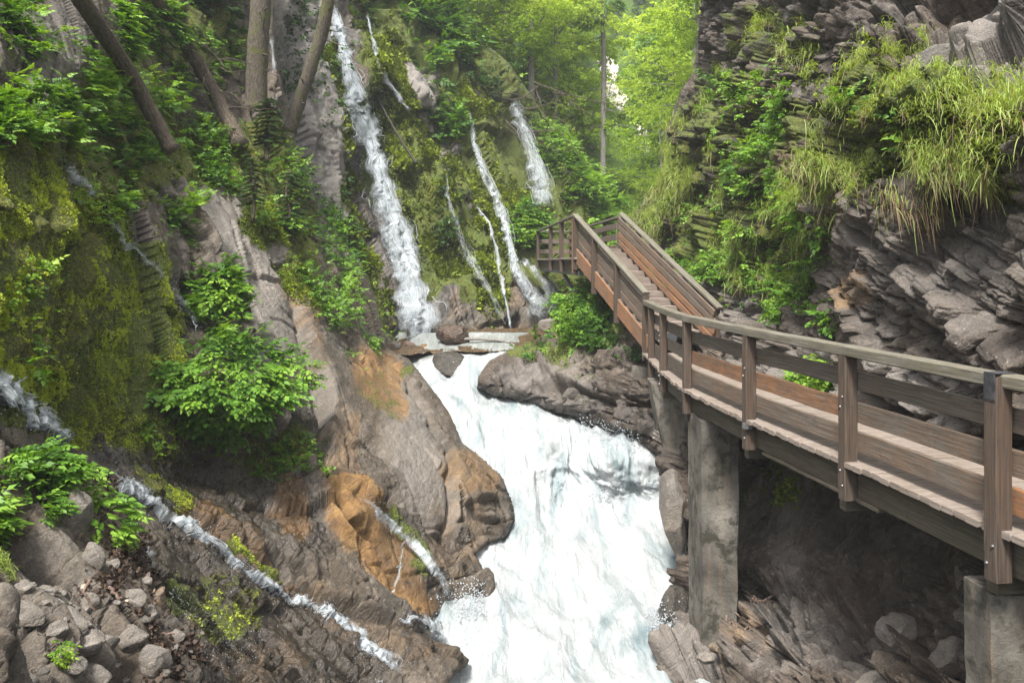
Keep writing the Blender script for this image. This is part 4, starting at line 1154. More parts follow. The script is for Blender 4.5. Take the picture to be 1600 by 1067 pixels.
FALLS = [[(514, 8), (530, 60), (545, 120), (565, 190), (585, 250), (600, 310), (622, 380), (640, 440), (652, 500), (658, 540)], [(800, 152), (812, 200), (828, 240), (840, 280), (850, 326)],
         [(733, 172), (740, 230), (760, 280), (778, 320), (790, 350), (797, 395), (812, 440), (835, 470)]]
def off_falls(U, V):
    """keep plants out of the water's way"""
    ok = np.ones(len(U), bool)
    for ln, w in zip(FALLS, (24, 13, 9)):
        for (x1, y1), (x2, y2) in zip(ln[:-1], ln[1:]):
            ex, ey = x2 - x1, y2 - y1; t = np.clip(((U - x1) * ex + (V - y1) * ey) / (ex * ex + ey * ey), 0, 1)
            ok &= np.hypot(U - x1 - t * ex, V - y1 - t * ey) > w * (.45 + .55 * y2 / 540 if w == 24 else 1)
    return ok
def pts_in(shapes, n, feather=10):
    """n random photo positions inside a union of (shape, weight)"""
    bb = []
    for shp, w in shapes:
        if shp[0] == 'e': r = max(shp[3], shp[4]) * 1.2; bb.append((shp[1] - r, shp[1] + r, shp[2] - r, shp[2] + r))
        else: xs = [p[0] for p in shp]; ys = [p[1] for p in shp]; bb.append((min(xs) - 8, max(xs) + 8, min(ys) - 8, max(ys) + 8))
    u0 = min(b[0] for b in bb); u1 = max(b[1] for b in bb); v0 = min(b[2] for b in bb); v1 = max(b[3] for b in bb)
    ou = []; ov = []; got = 0; it = 0
    while got < n and it < 400:
        it += 1; k = max(4000, n)
        U = rng.uniform(u0, u1, k); V = rng.uniform(v0, v1, k)
        Zw = np.stack([U * .025, V * .025, U * 0 + 5], 1); Uw = U + 14 * fbm(Zw, 301, 3); Vw = V + 14 * fbm(Zw, 311, 3)
        w = np.zeros(k)
        for shp, wt in shapes: w = np.maximum(w, wt * region(Uw, Vw, shp, feather))
        clump = .04 + 1.5 * sstep(-.16, .26, fbm(np.stack([U * .03, V * .03, U * 0], 1), 321, 4))
        m = rng.random(k) < w * clump
        ou.append(U[m]); ov.append(V[m]); got += m.sum()
    U = np.concatenate(ou)[:n]; V = np.concatenate(ov)[:n]
    return U, V

M_leafA = leaf_material("leaf_herb", [(0, (.02, .05, .007)), (.35, (.05, .125, .014)), (.65, (.10, .22, .022)), (1, (.20, .34, .04))], .38)
M_leafY = leaf_material("leaf_yellowgreen", [(0, (.03, .065, .008)), (.4, (.085, .18, .015)), (.75, (.17, .30, .022)), (1, (.28, .40, .05))], .42)
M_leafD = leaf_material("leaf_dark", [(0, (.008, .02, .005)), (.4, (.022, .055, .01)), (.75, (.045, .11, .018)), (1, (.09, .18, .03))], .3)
M_moss = leaf_material("moss_tuft", [(0, (.015, .024, .004)), (.35, (.07, .095, .009)), (.7, (.19, .25, .018)), (1, (.34, .40, .04))], .25, .8)
M_grass = leaf_material("grass_blade", [(0, (.20, .13, .075)), (.22, (.36, .28, .17)), (.36, (.19, .24, .06)), (.6, (.24, .33, .065)), (1, (.40, .46, .16))], .4)
M_twig = bark_material("twig", (.035, .026, .02), (.08, .062, .048), (.15, .125, .10), .15)
M_litter = leaf_material("dead_leaf", [(0, (.016, .010, .007)), (.5, (.05, .03, .02)), (.88, (.11, .075, .05)), (1, (.34, .28, .22))], .1, .6)

T_comp = [compound_T(4, s) for s in range(5)]
T_comp3 = [compound_T(3, s + 20, .3, False) for s in range(4)]
T_fern = [fern_T(11, s) for s in range(3)]
T_sprig = [sprig_T(9, s) for s in range(5)]
T_moss = [moss_T(s) for s in range(4)]
T_leaf = [join([(leaf_T(1, .42, .15)[0], leaf_T()[1], 0.0)])]

UPV = np.array([0, 0, 1.0])
def lush(name, R, shapes, n, temps, size, mat, label, kind='stuff', lift=.12, bright=.5, hang=.0, far=.0, cat=None, var=.18, flat=.7, feather=10):
    """herbs growing on a relief surface: base on the rock, leaf reaching out from it and held level"""
    U, V = pts_in(shapes, n, feather)
    if R is L1: k_ = off_falls(U, V); U, V = U[k_], V[k_]
    P, N = R.at(U, V)
    k = len(P)
    az = rng.normal(0, .9, k)
    Nh = N * np.array([1, 1, .35]) ; Nh /= np.linalg.norm(Nh, axis=1, keepdims=True) + 1e-9
    side = np.cross(Nh, UPV); side /= np.linalg.norm(side, axis=1, keepdims=True) + 1e-9
    X = Nh * np.cos(az)[:, None] + side * np.sin(az)[:, None]
    X[:, 2] += rng.normal(.12 - hang, .28, k)
    sz = rng.uniform(size[0], size[1], k)
    cl = fbm(P * 1.1, 331, 3)
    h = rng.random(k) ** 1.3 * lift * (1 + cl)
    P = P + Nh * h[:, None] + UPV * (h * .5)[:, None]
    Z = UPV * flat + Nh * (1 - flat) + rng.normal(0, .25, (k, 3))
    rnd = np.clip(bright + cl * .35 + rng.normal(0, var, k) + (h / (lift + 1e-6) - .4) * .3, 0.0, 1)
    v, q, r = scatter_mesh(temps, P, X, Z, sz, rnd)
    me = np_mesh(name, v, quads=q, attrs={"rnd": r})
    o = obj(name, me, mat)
    tag(o, label, cat, None, kind)
    return o

# ------------------------------------------------------------------ ground cover of the left slope
lush("undergrowth", L2, [([(118, 60), (150, 20), (210, 70), (262, 200), (275, 285), (190, 300), (130, 250), (120, 150)], 1),
      ([(150, -60), (400, -60), (400, 130), (380, 230), (420, 300), (330, 290), (270, 240), (200, 90), (150, 20)], .75), (('e', 12, 45, 36, 55), 1.0), (('e', 60, 85, 30, 14, 40), .6)], 2600, T_comp, (.13, .25), M_leafA,
     "leafy green herbs covering the upper left slope between the trunks", bright=.5, lift=.2)
lush("undergrowth", L2, [([(-60, 175), (50, 162), (120, 200), (190, 260), (215, 330), (185, 335), (120, 260), (60, 235), (-60, 240)], 1), ([(185, 300), (270, 275), (300, 300), (300, 345), (250, 380), (215, 345)], .7)], 1500, T_comp, (.10, .18), M_leafA,
     "bright leafy herbs on the ledge at the left edge above the moss", bright=.62, lift=.2)
lush("undergrowth", L2, [([(395, 250), (470, 260), (500, 340), (560, 415), (590, 480), (600, 530), (560, 545), (500, 530), (470, 450), (440, 390), (400, 330)], 1), (('e', 370, 260, 80, 34), .9)], 1700, T_comp3 + T_sprig, (.12, .22), M_leafA,
     "bushy herbs filling the gully right of the pale slab", bright=.55, lift=.35)
lush("undergrowth", L2, [(('e', 318, 470, 44, 38, 30), 1), (('e', 375, 520, 34, 16, 20), .5), (('e', 270, 340, 22, 50, -20), .5), (('e', 330, 540, 60, 18), .7)], 1000, T_comp + T_fern, (.14, .3), M_leafA,
     "fresh green herb clump beside the thin cascade", bright=.6, lift=.2)
lush("undergrowth", L2, [(('e', 30, 745, 46, 34), 1), (('e', 20, 560, 20, 40), .4), (('e', 20, 800, 40, 30), .6)], 700, T_comp3, (.10, .2), M_leafA,
     "dark green herbs below the white spill at the left edge", bright=.45, lift=.08)
lush("undergrowth", L2, [(('e', 470, 700, 46, 30), 1), (('e', 230, 640, 14, 80), .3), (('e', 450, 720, 60, 40), .4), (('e', 20, 500, 50, 100), .15), (('e', 150, 300, 60, 60), .25), (('e', 560, 545, 30, 30), .5)], 520, T_sprig + T_comp3, (.1, .2), M_leafY,
     "small tufted plants hanging on wet rock below the big shrub", bright=.45, lift=.1)
# moss
def mossy(R, shapes, n, size, label, mat=None, bright=.5, feather=12, temps=None):
    U, V = pts_in(shapes, n, feather)
    if R is L1: k_ = off_falls(U, V); U, V = U[k_], V[k_]
    P, N = R.at(U, V); k = len(P)
    X = rng.normal(0, 1, (k, 3)); X -= (X * N).sum(1)[:, None] * N
    cl = fbm(P * 1.6, 341, 4)
    sz = rng.uniform(size[0], size[1], k) * (1 + .6 * cl)
    rnd = np.clip(bright + cl * .55 + rng.normal(0, .12, k), 0, 1)
    v, q, r = scatter_mesh(temps or T_moss, P - N * .01, X, N, sz, rnd)
    o = obj("moss", np_mesh("moss", v, quads=q, attrs={"rnd": r}), mat or M_moss); tag(o, label, kind='stuff'); return o
mossy(L2, [([(-60, 230), (60, 210), (150, 260), (230, 380), (262, 470), (280, 560), (250, 620), (235, 700), (120, 695), (60, 640), (-60, 600)], .75), (('e', 140, 420, 70, 110, -60), 1), (('e', 210, 560, 50, 110), .7), (('e', 80, 630, 60, 60), 1),
      (('e', 250, 770, 55, 14, 30), 1.0), (('e', 400, 885, 60, 6, 32), 1.0), (('e', 360, 700, 130, 40), .15), (('e', 330, 950, 70, 40, 30), .06), (('e', 285, 278, 10, 8), 1)], 17000, (.028, .055),
      "cushions of olive green moss on the dripping left rock", bright=.92)
mossy(L2, [(('e', 330, 255, 100, 40), .7), (('e', 440, 340, 50, 50), .7), (('e', 200, 330, 60, 60), .4), (('e', 470, 430, 20, 60, -20), .8)], 5000, (.06, .11), "moss on the ledge under the trunks", bright=.45)

# ------------------------------------------------------------------ waterfall wall cover
mossy(L1, [([(540, -60), (600, 40), (640, 160), (700, 300), (720, 400), (640, 330), (590, 220), (550, 60)], 1), ([(508, 60), (522, 100), (565, 280), (605, 440), (612, 520), (580, 505), (545, 330)], 1), (('e', 670, 380, 45, 70), .9),
      (('e', 650, 230, 40, 60, -20), .7), (('e', 730, 210, 50, 100, -20), .6), (('e', 790, 330, 50, 70), .7), (('e', 745, 430, 20, 90, -20), .8), (('e', 900, 310, 80, 70, 40), .7)], 22000, (.12, .24),
      "yellow green moss curtains between the far waterfalls", bright=.42, temps=T_moss)
lush("undergrowth", L1, [([(800, 120), (850, 190), (920, 265), (990, 340), (985, 430), (930, 350), (870, 270), (830, 220)], 1), (('e', 825, 345, 34, 34), 1.0), (('e', 960, 370, 40, 50), .8)], 5000, T_comp3, (.25, .5), M_leafA,
     "leafy carpet on the green shoulder right of the far waterfall", bright=.75, lift=.3)
lush("undergrowth", L1, [([(560, -80), (720, -80), (760, 60), (690, 110), (640, 60), (600, 40)], .8), (('e', 690, 150, 26, 80, -20), .8), (('e', 560, -20, 20, 60), .5)], 3200, T_comp3 + T_fern, (.25, .6), M_leafA,
     "ferns and leafy plants at the top of the waterfall wall", bright=.4, lift=.5)
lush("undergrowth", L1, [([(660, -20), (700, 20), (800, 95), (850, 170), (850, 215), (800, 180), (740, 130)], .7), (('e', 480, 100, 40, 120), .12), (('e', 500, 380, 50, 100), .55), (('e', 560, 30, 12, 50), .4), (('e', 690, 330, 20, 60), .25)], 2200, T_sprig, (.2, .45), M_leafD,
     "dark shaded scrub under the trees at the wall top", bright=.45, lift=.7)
# bank under the stairs
lush("undergrowth", L4, [(('e', 925, 500, 52, 40, 15), 1), (('e', 870, 540, 26, 14, 20), .6), (('e', 950, 460, 50, 16), .8), (('e', 975, 540, 16, 14), .6), (('e', 840, 565, 14, 10), .7)], 2400, T_comp3 + T_sprig, (.14, .3), M_leafA,
     "dark leafy bushes on the bank below the staircase", bright=.35, lift=.45)
# right cliff
lush("undergrowth", L5, [(('e', 1150, 400, 90, 50, 10), 1), (('e', 1240, 380, 50, 60), .8), (('e', 1110, 340, 40, 70), .7), (('e', 1200, 470, 60, 26), .5), (('e', 1290, 490, 18, 26), .9), (('e', 1130, 150, 40, 50), .6), (('e', 1210, 300, 40, 50), .5),
      (('e', 1380, 180, 50, 60), .35), (('e', 1275, 590, 36, 20, 15), 1), (('e', 1140, 250, 40, 60), .6), (('e', 1150, 480, 26, 14), .5), (('e', 1190, 200, 60, 90), .5), (('e', 1080, 380, 40, 40), .8)], 5600, T_comp3 + T_sprig, (.12, .26), M_leafA,
     "small leafy herbs among the grass of the right cliff", bright=.62, lift=.18)
mossy(L5, [(('e', 1130, 400, 80, 60), .7), (('e', 1480, 190, 120, 70), 1), (('e', 1350, 180, 60, 120), .7), (('e', 1240, 150, 60, 60), .35), (('e', 1240, 740, 60, 60), .2), (('e', 1060, 280, 50, 90), .8), (('e', 1190, 655, 50, 5, 20), 1)], 6000, (.06, .12), "low moss cushions on the right cliff", bright=.35)

# ------------------------------------------------------------------ the big overhanging shrub and single plants
def plant(R, u, v, ru, rv, n, temps, size, mat, name, label, cat, bright=.55, lift=.4, deg=0, stem=True, group=None, hang=.0):
    """one plant: leaves on stems that spring from one rooted patch"""
    c, nn = R.at(u, v); c = c[0]; nn = nn[0]
    root = empty(name, tuple(c)); tag(root, label, cat, group)
    d = c[1]; a = math.radians(deg)
    th = rng.uniform(0, 2 * np.pi, n); rr = np.sqrt(rng.random(n)) * (1 + .32 * fbm(np.stack([np.cos(th) * 2.2, np.sin(th) * 2.2, th * 0 + u], 1), 345, 3) * 2)
    x = rr * np.cos(th) * ru / FOC * d; z = rr * np.sin(th) * rv / FOC * d
    X0 = x * math.cos(a) - z * math.sin(a); Z0 = -(x * math.sin(a) + z * math.cos(a))
    out = lift * np.clip(1 - rr ** 2, 0.02, 1) ** .5 * (1 + .7 * fbm(np.stack([x * 3, z * 3, x * 0 + v], 1), 346, 3)) * rng.uniform(.35, 1.05, n) + .05
    nh = np.array([nn[0], nn[1], 0]); nh /= np.linalg.norm(nh); sd = np.cross(nh, UPV); sd /= np.linalg.norm(sd)
    if sd[0] < 0: sd = -sd
    P = sd[None] * X0[:, None] + UPV[None] * Z0[:, None] + nh[None] * out[:, None]
    X = P * np.array([1, 1, .3]) / (np.linalg.norm(P, axis=1, keepdims=True) + 1e-6) + nh * .9 + rng.normal(0, .45, (n, 3)) * np.array([1, 1, .45]) - UPV * hang
    Z = UPV + rng.normal(0, .25, (n, 3)) + nh * .3
    sz = rng.uniform(size[0], size[1], n)
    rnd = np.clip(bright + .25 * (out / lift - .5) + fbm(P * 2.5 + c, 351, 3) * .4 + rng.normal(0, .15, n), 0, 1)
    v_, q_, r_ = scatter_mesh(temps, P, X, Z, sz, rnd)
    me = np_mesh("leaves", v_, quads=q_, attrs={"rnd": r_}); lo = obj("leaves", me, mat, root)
    if stem:
        mb = MB()
        for k in range(min(40, n // 6 + 3)):
            j = random.randrange(n); p = Vector(P[j]); b = Vector((p.x * .25, p.y * .2, p.z * .35 - .03)) - Vector(nh) * .05
            mid = b.lerp(p, .5) + Vector((random.uniform(-.04, .04), random.uniform(-.04, .04), .05))
            mb.tube([b, mid, p], [.006, .005, .003], 4)
        mb.build("stem", M_twig, root)
    return root
plant(L2, 350, 600, 120, 64, 950, T_comp + T_comp3[:2], (.14, .30), M_leafA, "leafy_shrub", "large bright green shrub with jagged leaves bulging over dark wet rock", "shrub", .58, 1.0, 6)
plant(L2, 440, 575, 44, 34, 120, T_comp3, (.16, .30), M_leafA, "leafy_shrub", "smaller green shrub leaning on the pale slab right of the big shrub", "shrub", .6, .5)
plant(L2, 325, 475, 34, 32, 130, T_fern + T_comp, (.18, .32), M_leafA, "herb_clump", "rounded feathery green clump below the thin cascade's end", "plant", .66, .35)
plant(L2, 278, 350, 20, 36, 60, T_fern, (.2, .36), M_leafA, "herb_clump", "ferny clump on the pale slab's left edge", "plant", .6, .3)
plant(L2, 130, 835, 34, 46, 70, T_fern + T_comp, (.11, .2), M_leafA, "herb_clump", "bright ferny plant hanging over brown leaf litter at lower left", "plant", .7, .2, -20)
plant(L2, 108, 785, 30, 24, 50, T_comp, (.1, .17), M_leafA, "herb_clump", "light green herb above the ferny plant at lower left", "plant", .65, .15)
plant(L2, 34, 752, 38, 26, 80, T_comp3, (.14, .22), M_leafA, "herb_clump", "broad leaved plant under the white spill at the left edge", "plant", .5, .2)
plant(L2, 40, 800, 34, 20, 40, T_comp, (.09, .15), M_leafA, "herb_clump", "flat spreading herb at the left edge below the spill", "plant", .6, .15)
plant(L2, 30, 912, 30, 12, 30, T_comp, (.07, .12), M_leafA, "herb_clump", "little herb at the left edge above the grey stones", "plant", .68, .08)
plant(L2, 60, 1030, 16, 22, 26, T_comp3, (.05, .09), M_leafY, "herb_clump", "tiny yellow green sprout between the grey stones", "plant", .6, .06)
plant(L2, 500, 720, 24, 22, 60, T_sprig, (.12, .22), M_leafY, "herb_clump", "yellow green tuft where the brown slab begins", "plant", .5, .15)
plant(L2, 575, 535, 20, 16, 40, T_comp3, (.14, .24), M_leafA, "herb_clump", "small herb at the crest of the brown slab", "plant", .6, .2)
plant(L2, 155, 55, 30, 60, 130, T_comp, (.2, .34), M_leafA, "leafy_shrub", "shrub growing behind the foot of the dark wet rock at upper left", "shrub", .55, .4)
plant(L2, 225, 40, 50, 46, 170, T_comp3, (.22, .4), M_leafA, "leafy_shrub", "maple like shrub between the two leaning trunks at the top", "shrub", .5, .5)
plant(L2, 545, 385, 50, 60, 260, T_sprig, (.22, .4), M_leafA, "leafy_shrub", "loose twiggy bush leaning out of the gully towards the big waterfall", "shrub", .68, .7)
plant(L1, 825, 345, 32, 32, 220, T_comp3, (.28, .5), M_leafA, "leafy_shrub", "round leafy bush left of the gallery", "shrub", .55, .6)
plant(L4, 1003, 545, 12, 16, 30, T_sprig, (.12, .2), M_leafD, "herb_clump", "dark herb on the concrete block under the stairs", "plant", .5, .15)
plant(L4, 838, 562, 15, 9, 34, T_comp3, (.14, .22), M_leafA, "herb_clump", "bright green plant on the tip of the rock bank", "plant", .72, .2)
plant(L5, 1275, 592, 36, 17, 90, T_comp3, (.12, .2), M_leafA, "herb_clump", "light green herbs seen through the walkway railing", "plant", .72, .25)
plant(L5, 1292, 485, 18, 28, 60, T_comp3, (.12, .2), M_leafA, "herb_clump", "upright green herb against the dark overhanging rock", "plant", .6, .2)
plant(L5, 1445, 85, 16, 20, 60, T_fern, (.1, .18), M_leafD, "herb_clump", "small young spruce like sprout above the grass bulge", "plant", .7, .15)
plant(L5, 1127, 930, 12, 5, 12, T_sprig, (.06, .1), M_leafY, "herb_clump", "lone yellow sprig at the foot of the concrete pier", "plant", .8, .06)

# ------------------------------------------------------------------ grass tufts of the right cliff: every tuft a thing
def tuft_meshes(mat, nvar, **kw):
    out = []
    for s in range(nvar):
        v, q, r = blades_T(seed=s + 5, **kw)
        out.append(np_mesh("grass_tuft", v, quads=q, attrs={"rnd": np.clip(.62 + r, 0, 1)}))
        out[-1].materials.append(mat)
    return out
TU_big = tuft_meshes(M_grass, 4, n=250, L=(.10, .32), w=.002, up=.8, grav=.65, rootr=.12, dead=.10, segs=6)
TU_green = tuft_meshes(M_grass, 4, n=210, L=(.12, .36), w=.0026, up=.8, grav=.6, rootr=.12, dead=.06, segs=6)
TU_dry = tuft_meshes(M_grass, 3, n=120, L=(.1, .3), w=.0026, up=.3, grav=1.2, rootr=.14, dead=.6, segs=6)
def tufts(R, shapes, n, kinds, scale, label, group, mind=9, flare=1.0):
    U, V = pts_in(shapes, n * 6, 6); got = []
    for u, v in zip(U, V):
        if all(math.hypot(u - a, v - b) > mind for a, b in got):
            got.append((u, v))
            if len(got) >= n: break
    for u, v in got:
        P, N = R.at(u, v); P = P[0]; N = N[0]
        me = random.choice(kinds)
        o = bpy.data.objects.new("grass_tuft", me); COL.objects.link(o)
        yaw = math.atan2(N[0], -N[1])            # outward = -y of the template
        s = random.uniform(*scale)
        o.location = tuple(P - N * .03)
        o.rotation_euler = (random.uniform(-.15, .25), random.uniform(-.25, .25), yaw + random.uniform(-.5, .5))
        o.scale = (s, s, s * random.uniform(.85, 1.15))
        tag(o, label, "grass", group)
tufts(L5, [([(1395, 130), (1450, 110), (1530, 105), (1600, 140), (1690, 160), (1690, 210), (1600, 200), (1560, 260), (1470, 290), (1400, 260)], 1)], 62, TU_big + TU_green[:1], (.7, 1.25), "tuft of long arching grass on the big overhanging bulge at upper right", "grass on the big bulge", 15)
tufts(L5, [([(1400, 235), (1560, 225), (1600, 250), (1560, 285), (1470, 310), (1400, 290)], 1), (('e', 1590, 190, 26, 20), 1)], 20, TU_dry + TU_big, (.7, 1.1), "dry straw coloured grass tuft hanging from the underside of the bulge", "dry grass under the bulge", 12)
tufts(L5, [([(1320, 70), (1350, 40), (1400, 60), (1430, 120), (1400, 200), (1330, 250), (1300, 300), (1275, 330), (1290, 240), (1310, 160)], 1)], 46, TU_green + TU_big[:1], (.8, 1.25), "fresh green grass tuft in the hanging strip left of the bulge", "grass strip left of the bulge", 10)
tufts(L5, [(('e', 1330, 290, 50, 26), 1), (('e', 1290, 320, 30, 22), 1)], 12, TU_dry + TU_big, (.8, 1.2), "mixed dry and green tuft above the dark layered overhang", "grass above the layered overhang", 12)
tufts(L5, [(('e', 1150, 385, 90, 46, 12), 1), (('e', 1240, 350, 40, 50), 1), (('e', 1200, 430, 50, 26), .7), (('e', 1110, 300, 26, 50), .8)], 70, TU_green, (.9, 1.5), "bright green grass tuft on the slope behind the stairs", "grass behind the stairs", 10)
tufts(L5, [(('e', 1190, 70, 60, 40), 1), (('e', 1130, 150, 30, 36), 1), (('e', 1100, 200, 26, 60), .8), (('e', 1230, 130, 26, 30), .8), (('e', 1130, 240, 26, 50), .8)], 30, TU_green + TU_big[:1], (1.1, 1.7), "green tuft hanging from the upper part of the right cliff", "grass on the upper right cliff", 12)
tufts(L5, [([(1040, 180), (1075, 190), (1080, 260), (1060, 330), (1030, 370), (995, 380), (990, 345), (1030, 300), (1050, 250)], 1)], 44, TU_green + TU_big, (1.3, 2.1), "pale yellow green tuft on the edge of the far right crag", "grass on the far right crag", 9)
tufts(L5, [(('e', 1430, 30, 30, 26), 1), (('e', 1460, 45, 30, 12), .6), (('e', 1550, 120, 40, 10), .6)], 9, TU_dry + TU_green, (.6, .9), "small tuft among the grey boulders at the top right corner", "grass at the top right corner", 12)
tufts(L2, [(('e', 12, 890, 22, 26), 1)], 4, TU_green, (.45, .6), "bright grass tuft at the left edge above the grey stones", "grass at the left edge", 9)
tufts(L4, [(('e', 880, 560, 20, 14), 1), (('e', 905, 575, 12, 12), 1)], 6, TU_green, (.8, 1.1), "thin grass tuft on the rock bank under the stairs", "grass on the rock bank", 8)
# ------------------------------------------------------------------ bare trunks on the left slope
M_barkL = bark_material("bark_grey", (.035, .027, .02), (.085, .066, .05), (.16, .132, .105), .15)
M_barkM = bark_material("bark_mossy", (.03, .026, .02), (.085, .07, .055), (.17, .15, .12), .75)
M_barkF = bark_material("bark_far", (.10, .09, .08), (.20, .185, .17), (.32, .30, .28), .1)
def trunk_line(pts, r0, r1, n=12, wob=.02, segs=14, up=(0, 0, 1)):
    pts = [Vector(p) for p in pts]; out = []; rad = []
    m = len(pts) - 1
    for k in range(segs + 1):
        t = k / segs * m; i = min(int(t), m - 1); f = t - i
        p0 = pts[max(i - 1, 0)]; p1 = pts[i]; p2 = pts[i + 1]; p3 = pts[min(i + 2, m)]
        p = .5 * ((2 * p1) + (p2 - p0) * f + (2 * p0 - 5 * p1 + 4 * p2 - p3) * f * f + (3 * p1 - p0 - 3 * p2 + p3) * f ** 3)
        out.append(p + Vector((random.uniform(-wob, wob), random.uniform(-wob, wob), random.uniform(-wob, wob))))
        rad.append(r0 + (r1 - r0) * k / segs + random.uniform(-.03, .03) * r0)
    return out, rad
def log(name, uvds, r0, r1, mat, label, cat, stubs=6, branches=0, off=None):
    if off is not None:
        ds = [L2.depth(np.array([float(u)]), np.array([float(v)]))[0] for u, v, _ in uvds]
        uvds = [(u, v, d - off - .25 * k) for k, ((u, v, _), d) in enumerate(zip(uvds, ds))]
    pts = [Vector(W(*q)) for q in uvds]
    root = empty(name, tuple(pts[0])); tag(root, label, cat)
    mb = MB(); o, r = trunk_line([p - pts[0] for p in pts], r0, r1, 16, .012, 22)
    r[0] *= 1.25; mb.tube(o, r, 16); mb.build("trunk", mat, root, True)
    for k in range(stubs):
        i = random.randrange(3, len(o) - 1); a = random.uniform(0, 6.28); d = Vector((math.cos(a), math.sin(a) * .6 - .3, random.uniform(-.3, .5))).normalized()
        L = random.uniform(.08, .3); m2 = MB(); m2.tube([o[i], o[i] + d * (r[i] + L * .5), o[i] + d * (r[i] + L)], [.025, .015, .006], 6); m2.build("branch_stub", mat, root, True)
    for k in range(branches):
        i = random.randrange(4, len(o) - 1); a = random.uniform(0, 6.28); d = Vector((math.cos(a), -.3, random.uniform(-.2, .7))).normalized(); L = random.uniform(.8, 1.8)
        m2 = MB(); p = o[i]; q = [p]
        for j in range(5): p = p + (d + Vector((random.uniform(-.3, .3), random.uniform(-.3, .3), random.uniform(-.3, .2)))) * L / 5; q.append(p)
        m2.tube(q, [.03, .022, .016, .01, .007, .003], 6); m2.build("branch", mat, root, True)
    return root
log("leaning_trunk", [(268, 236, 16.2), (205, 120, 16.0), (120, -10, 15.6), (70, -85, 15.4)], .135, .125, M_barkL, "smooth bare trunk leaning left, its foot in the green herbs", "tree trunk", 10, off=1.7)
log("leaning_trunk", [(376, 226, 19.6), (345, 165, 19.4), (300, 85, 19.2), (240, -10, 19), (205, -80, 19)], .17, .13, M_barkL, "darker leaning trunk behind a tangle of dead twigs", "tree trunk", 10, 6, off=.9)
log("standing_trunk", [(400, 170, 20.2), (402, 90, 20.1), (408, 0, 20), (413, -90, 20)], .27, .22, M_barkM, "thick upright trunk with moss on its left side", "tree trunk", 5, 2)
log("standing_trunk", [(452, 206, 21.2), (474, 140, 21), (500, 60, 20.8), (514, -10, 20.6), (520, -80, 20.6)], .17, .15, M_barkM, "mossy trunk bending right in front of the waterfall's top", "tree trunk", 5, 3)
log("fallen_pole", [(650, 256, 30.6), (622, 212, 31.2), (588, 150, 32)], .05, .035, M_litter, "thin reddish dead pole lying on the mossy wall beside the big waterfall", "pole", 0)

def dead_twigs(u, v, d, ru, rv, n, label, lng=(.5, 1.6), seed=1, rad=.012, lean=(0, 0, 0)):
    R = random.Random(seed); c = W(u, v, d); root = empty("dead_branches", tuple(c)); tag(root, label, "branches")
    mb = MB()
    for k in range(n):
        p = Vector((R.uniform(-1, 1) * ru / FOC * d, R.uniform(-.5, .5), R.uniform(-1, 1) * rv / FOC * d))
        a = Vector((R.gauss(0, 1) + lean[0], R.gauss(0, .4) + lean[1], R.gauss(0, .6) + lean[2])).normalized(); L = R.uniform(*lng); q = [p]; m = 7
        for j in range(m):
            a = (a + Vector((R.gauss(0, .22), R.gauss(0, .15), R.gauss(0, .22)))).normalized(); p = p + a * L / m; q.append(p)
        r0 = rad * R.uniform(.5, 1.4)
        mb.tube(q, [r0 * (1 - .8 * j / m) for j in range(m + 1)], 5, False)
        for j in range(2, m):
            if R.random() < .6:
                b = (a + Vector((R.gauss(0, .8), R.gauss(0, .5), R.gauss(0, .8)))).normalized(); mb.tube([q[j], q[j] + b * L * .15, q[j] + b * L * .28 + Vector((0, 0, -.04))], [r0 * .5, r0 * .35, r0 * .15], 4, False)
    mb.build("twigs", M_twig, root)
    return root
dead_twigs(290, 125, 18.6, 60, 50, 40, "grey tangle of dead branches caught between the trunks", (.5, 1.5), 2, .012)
dead_twigs(800, 150, 37, 70, 34, 16, "dark bare branches overhanging the top of the far wall", (1.5, 4.5), 3, .035, (.5, 0, -.5))
dead_twigs(850, 190, 38, 50, 40, 14, "thin dark branches hanging beside the farthest waterfall", (1.2, 3.2), 4, .022, (.6, 0, -.4))
dead_twigs(560, 545, 20.6, 30, 24, 18, "bare twigs at the crest of the brown slab", (.4, 1.0), 5, .006)

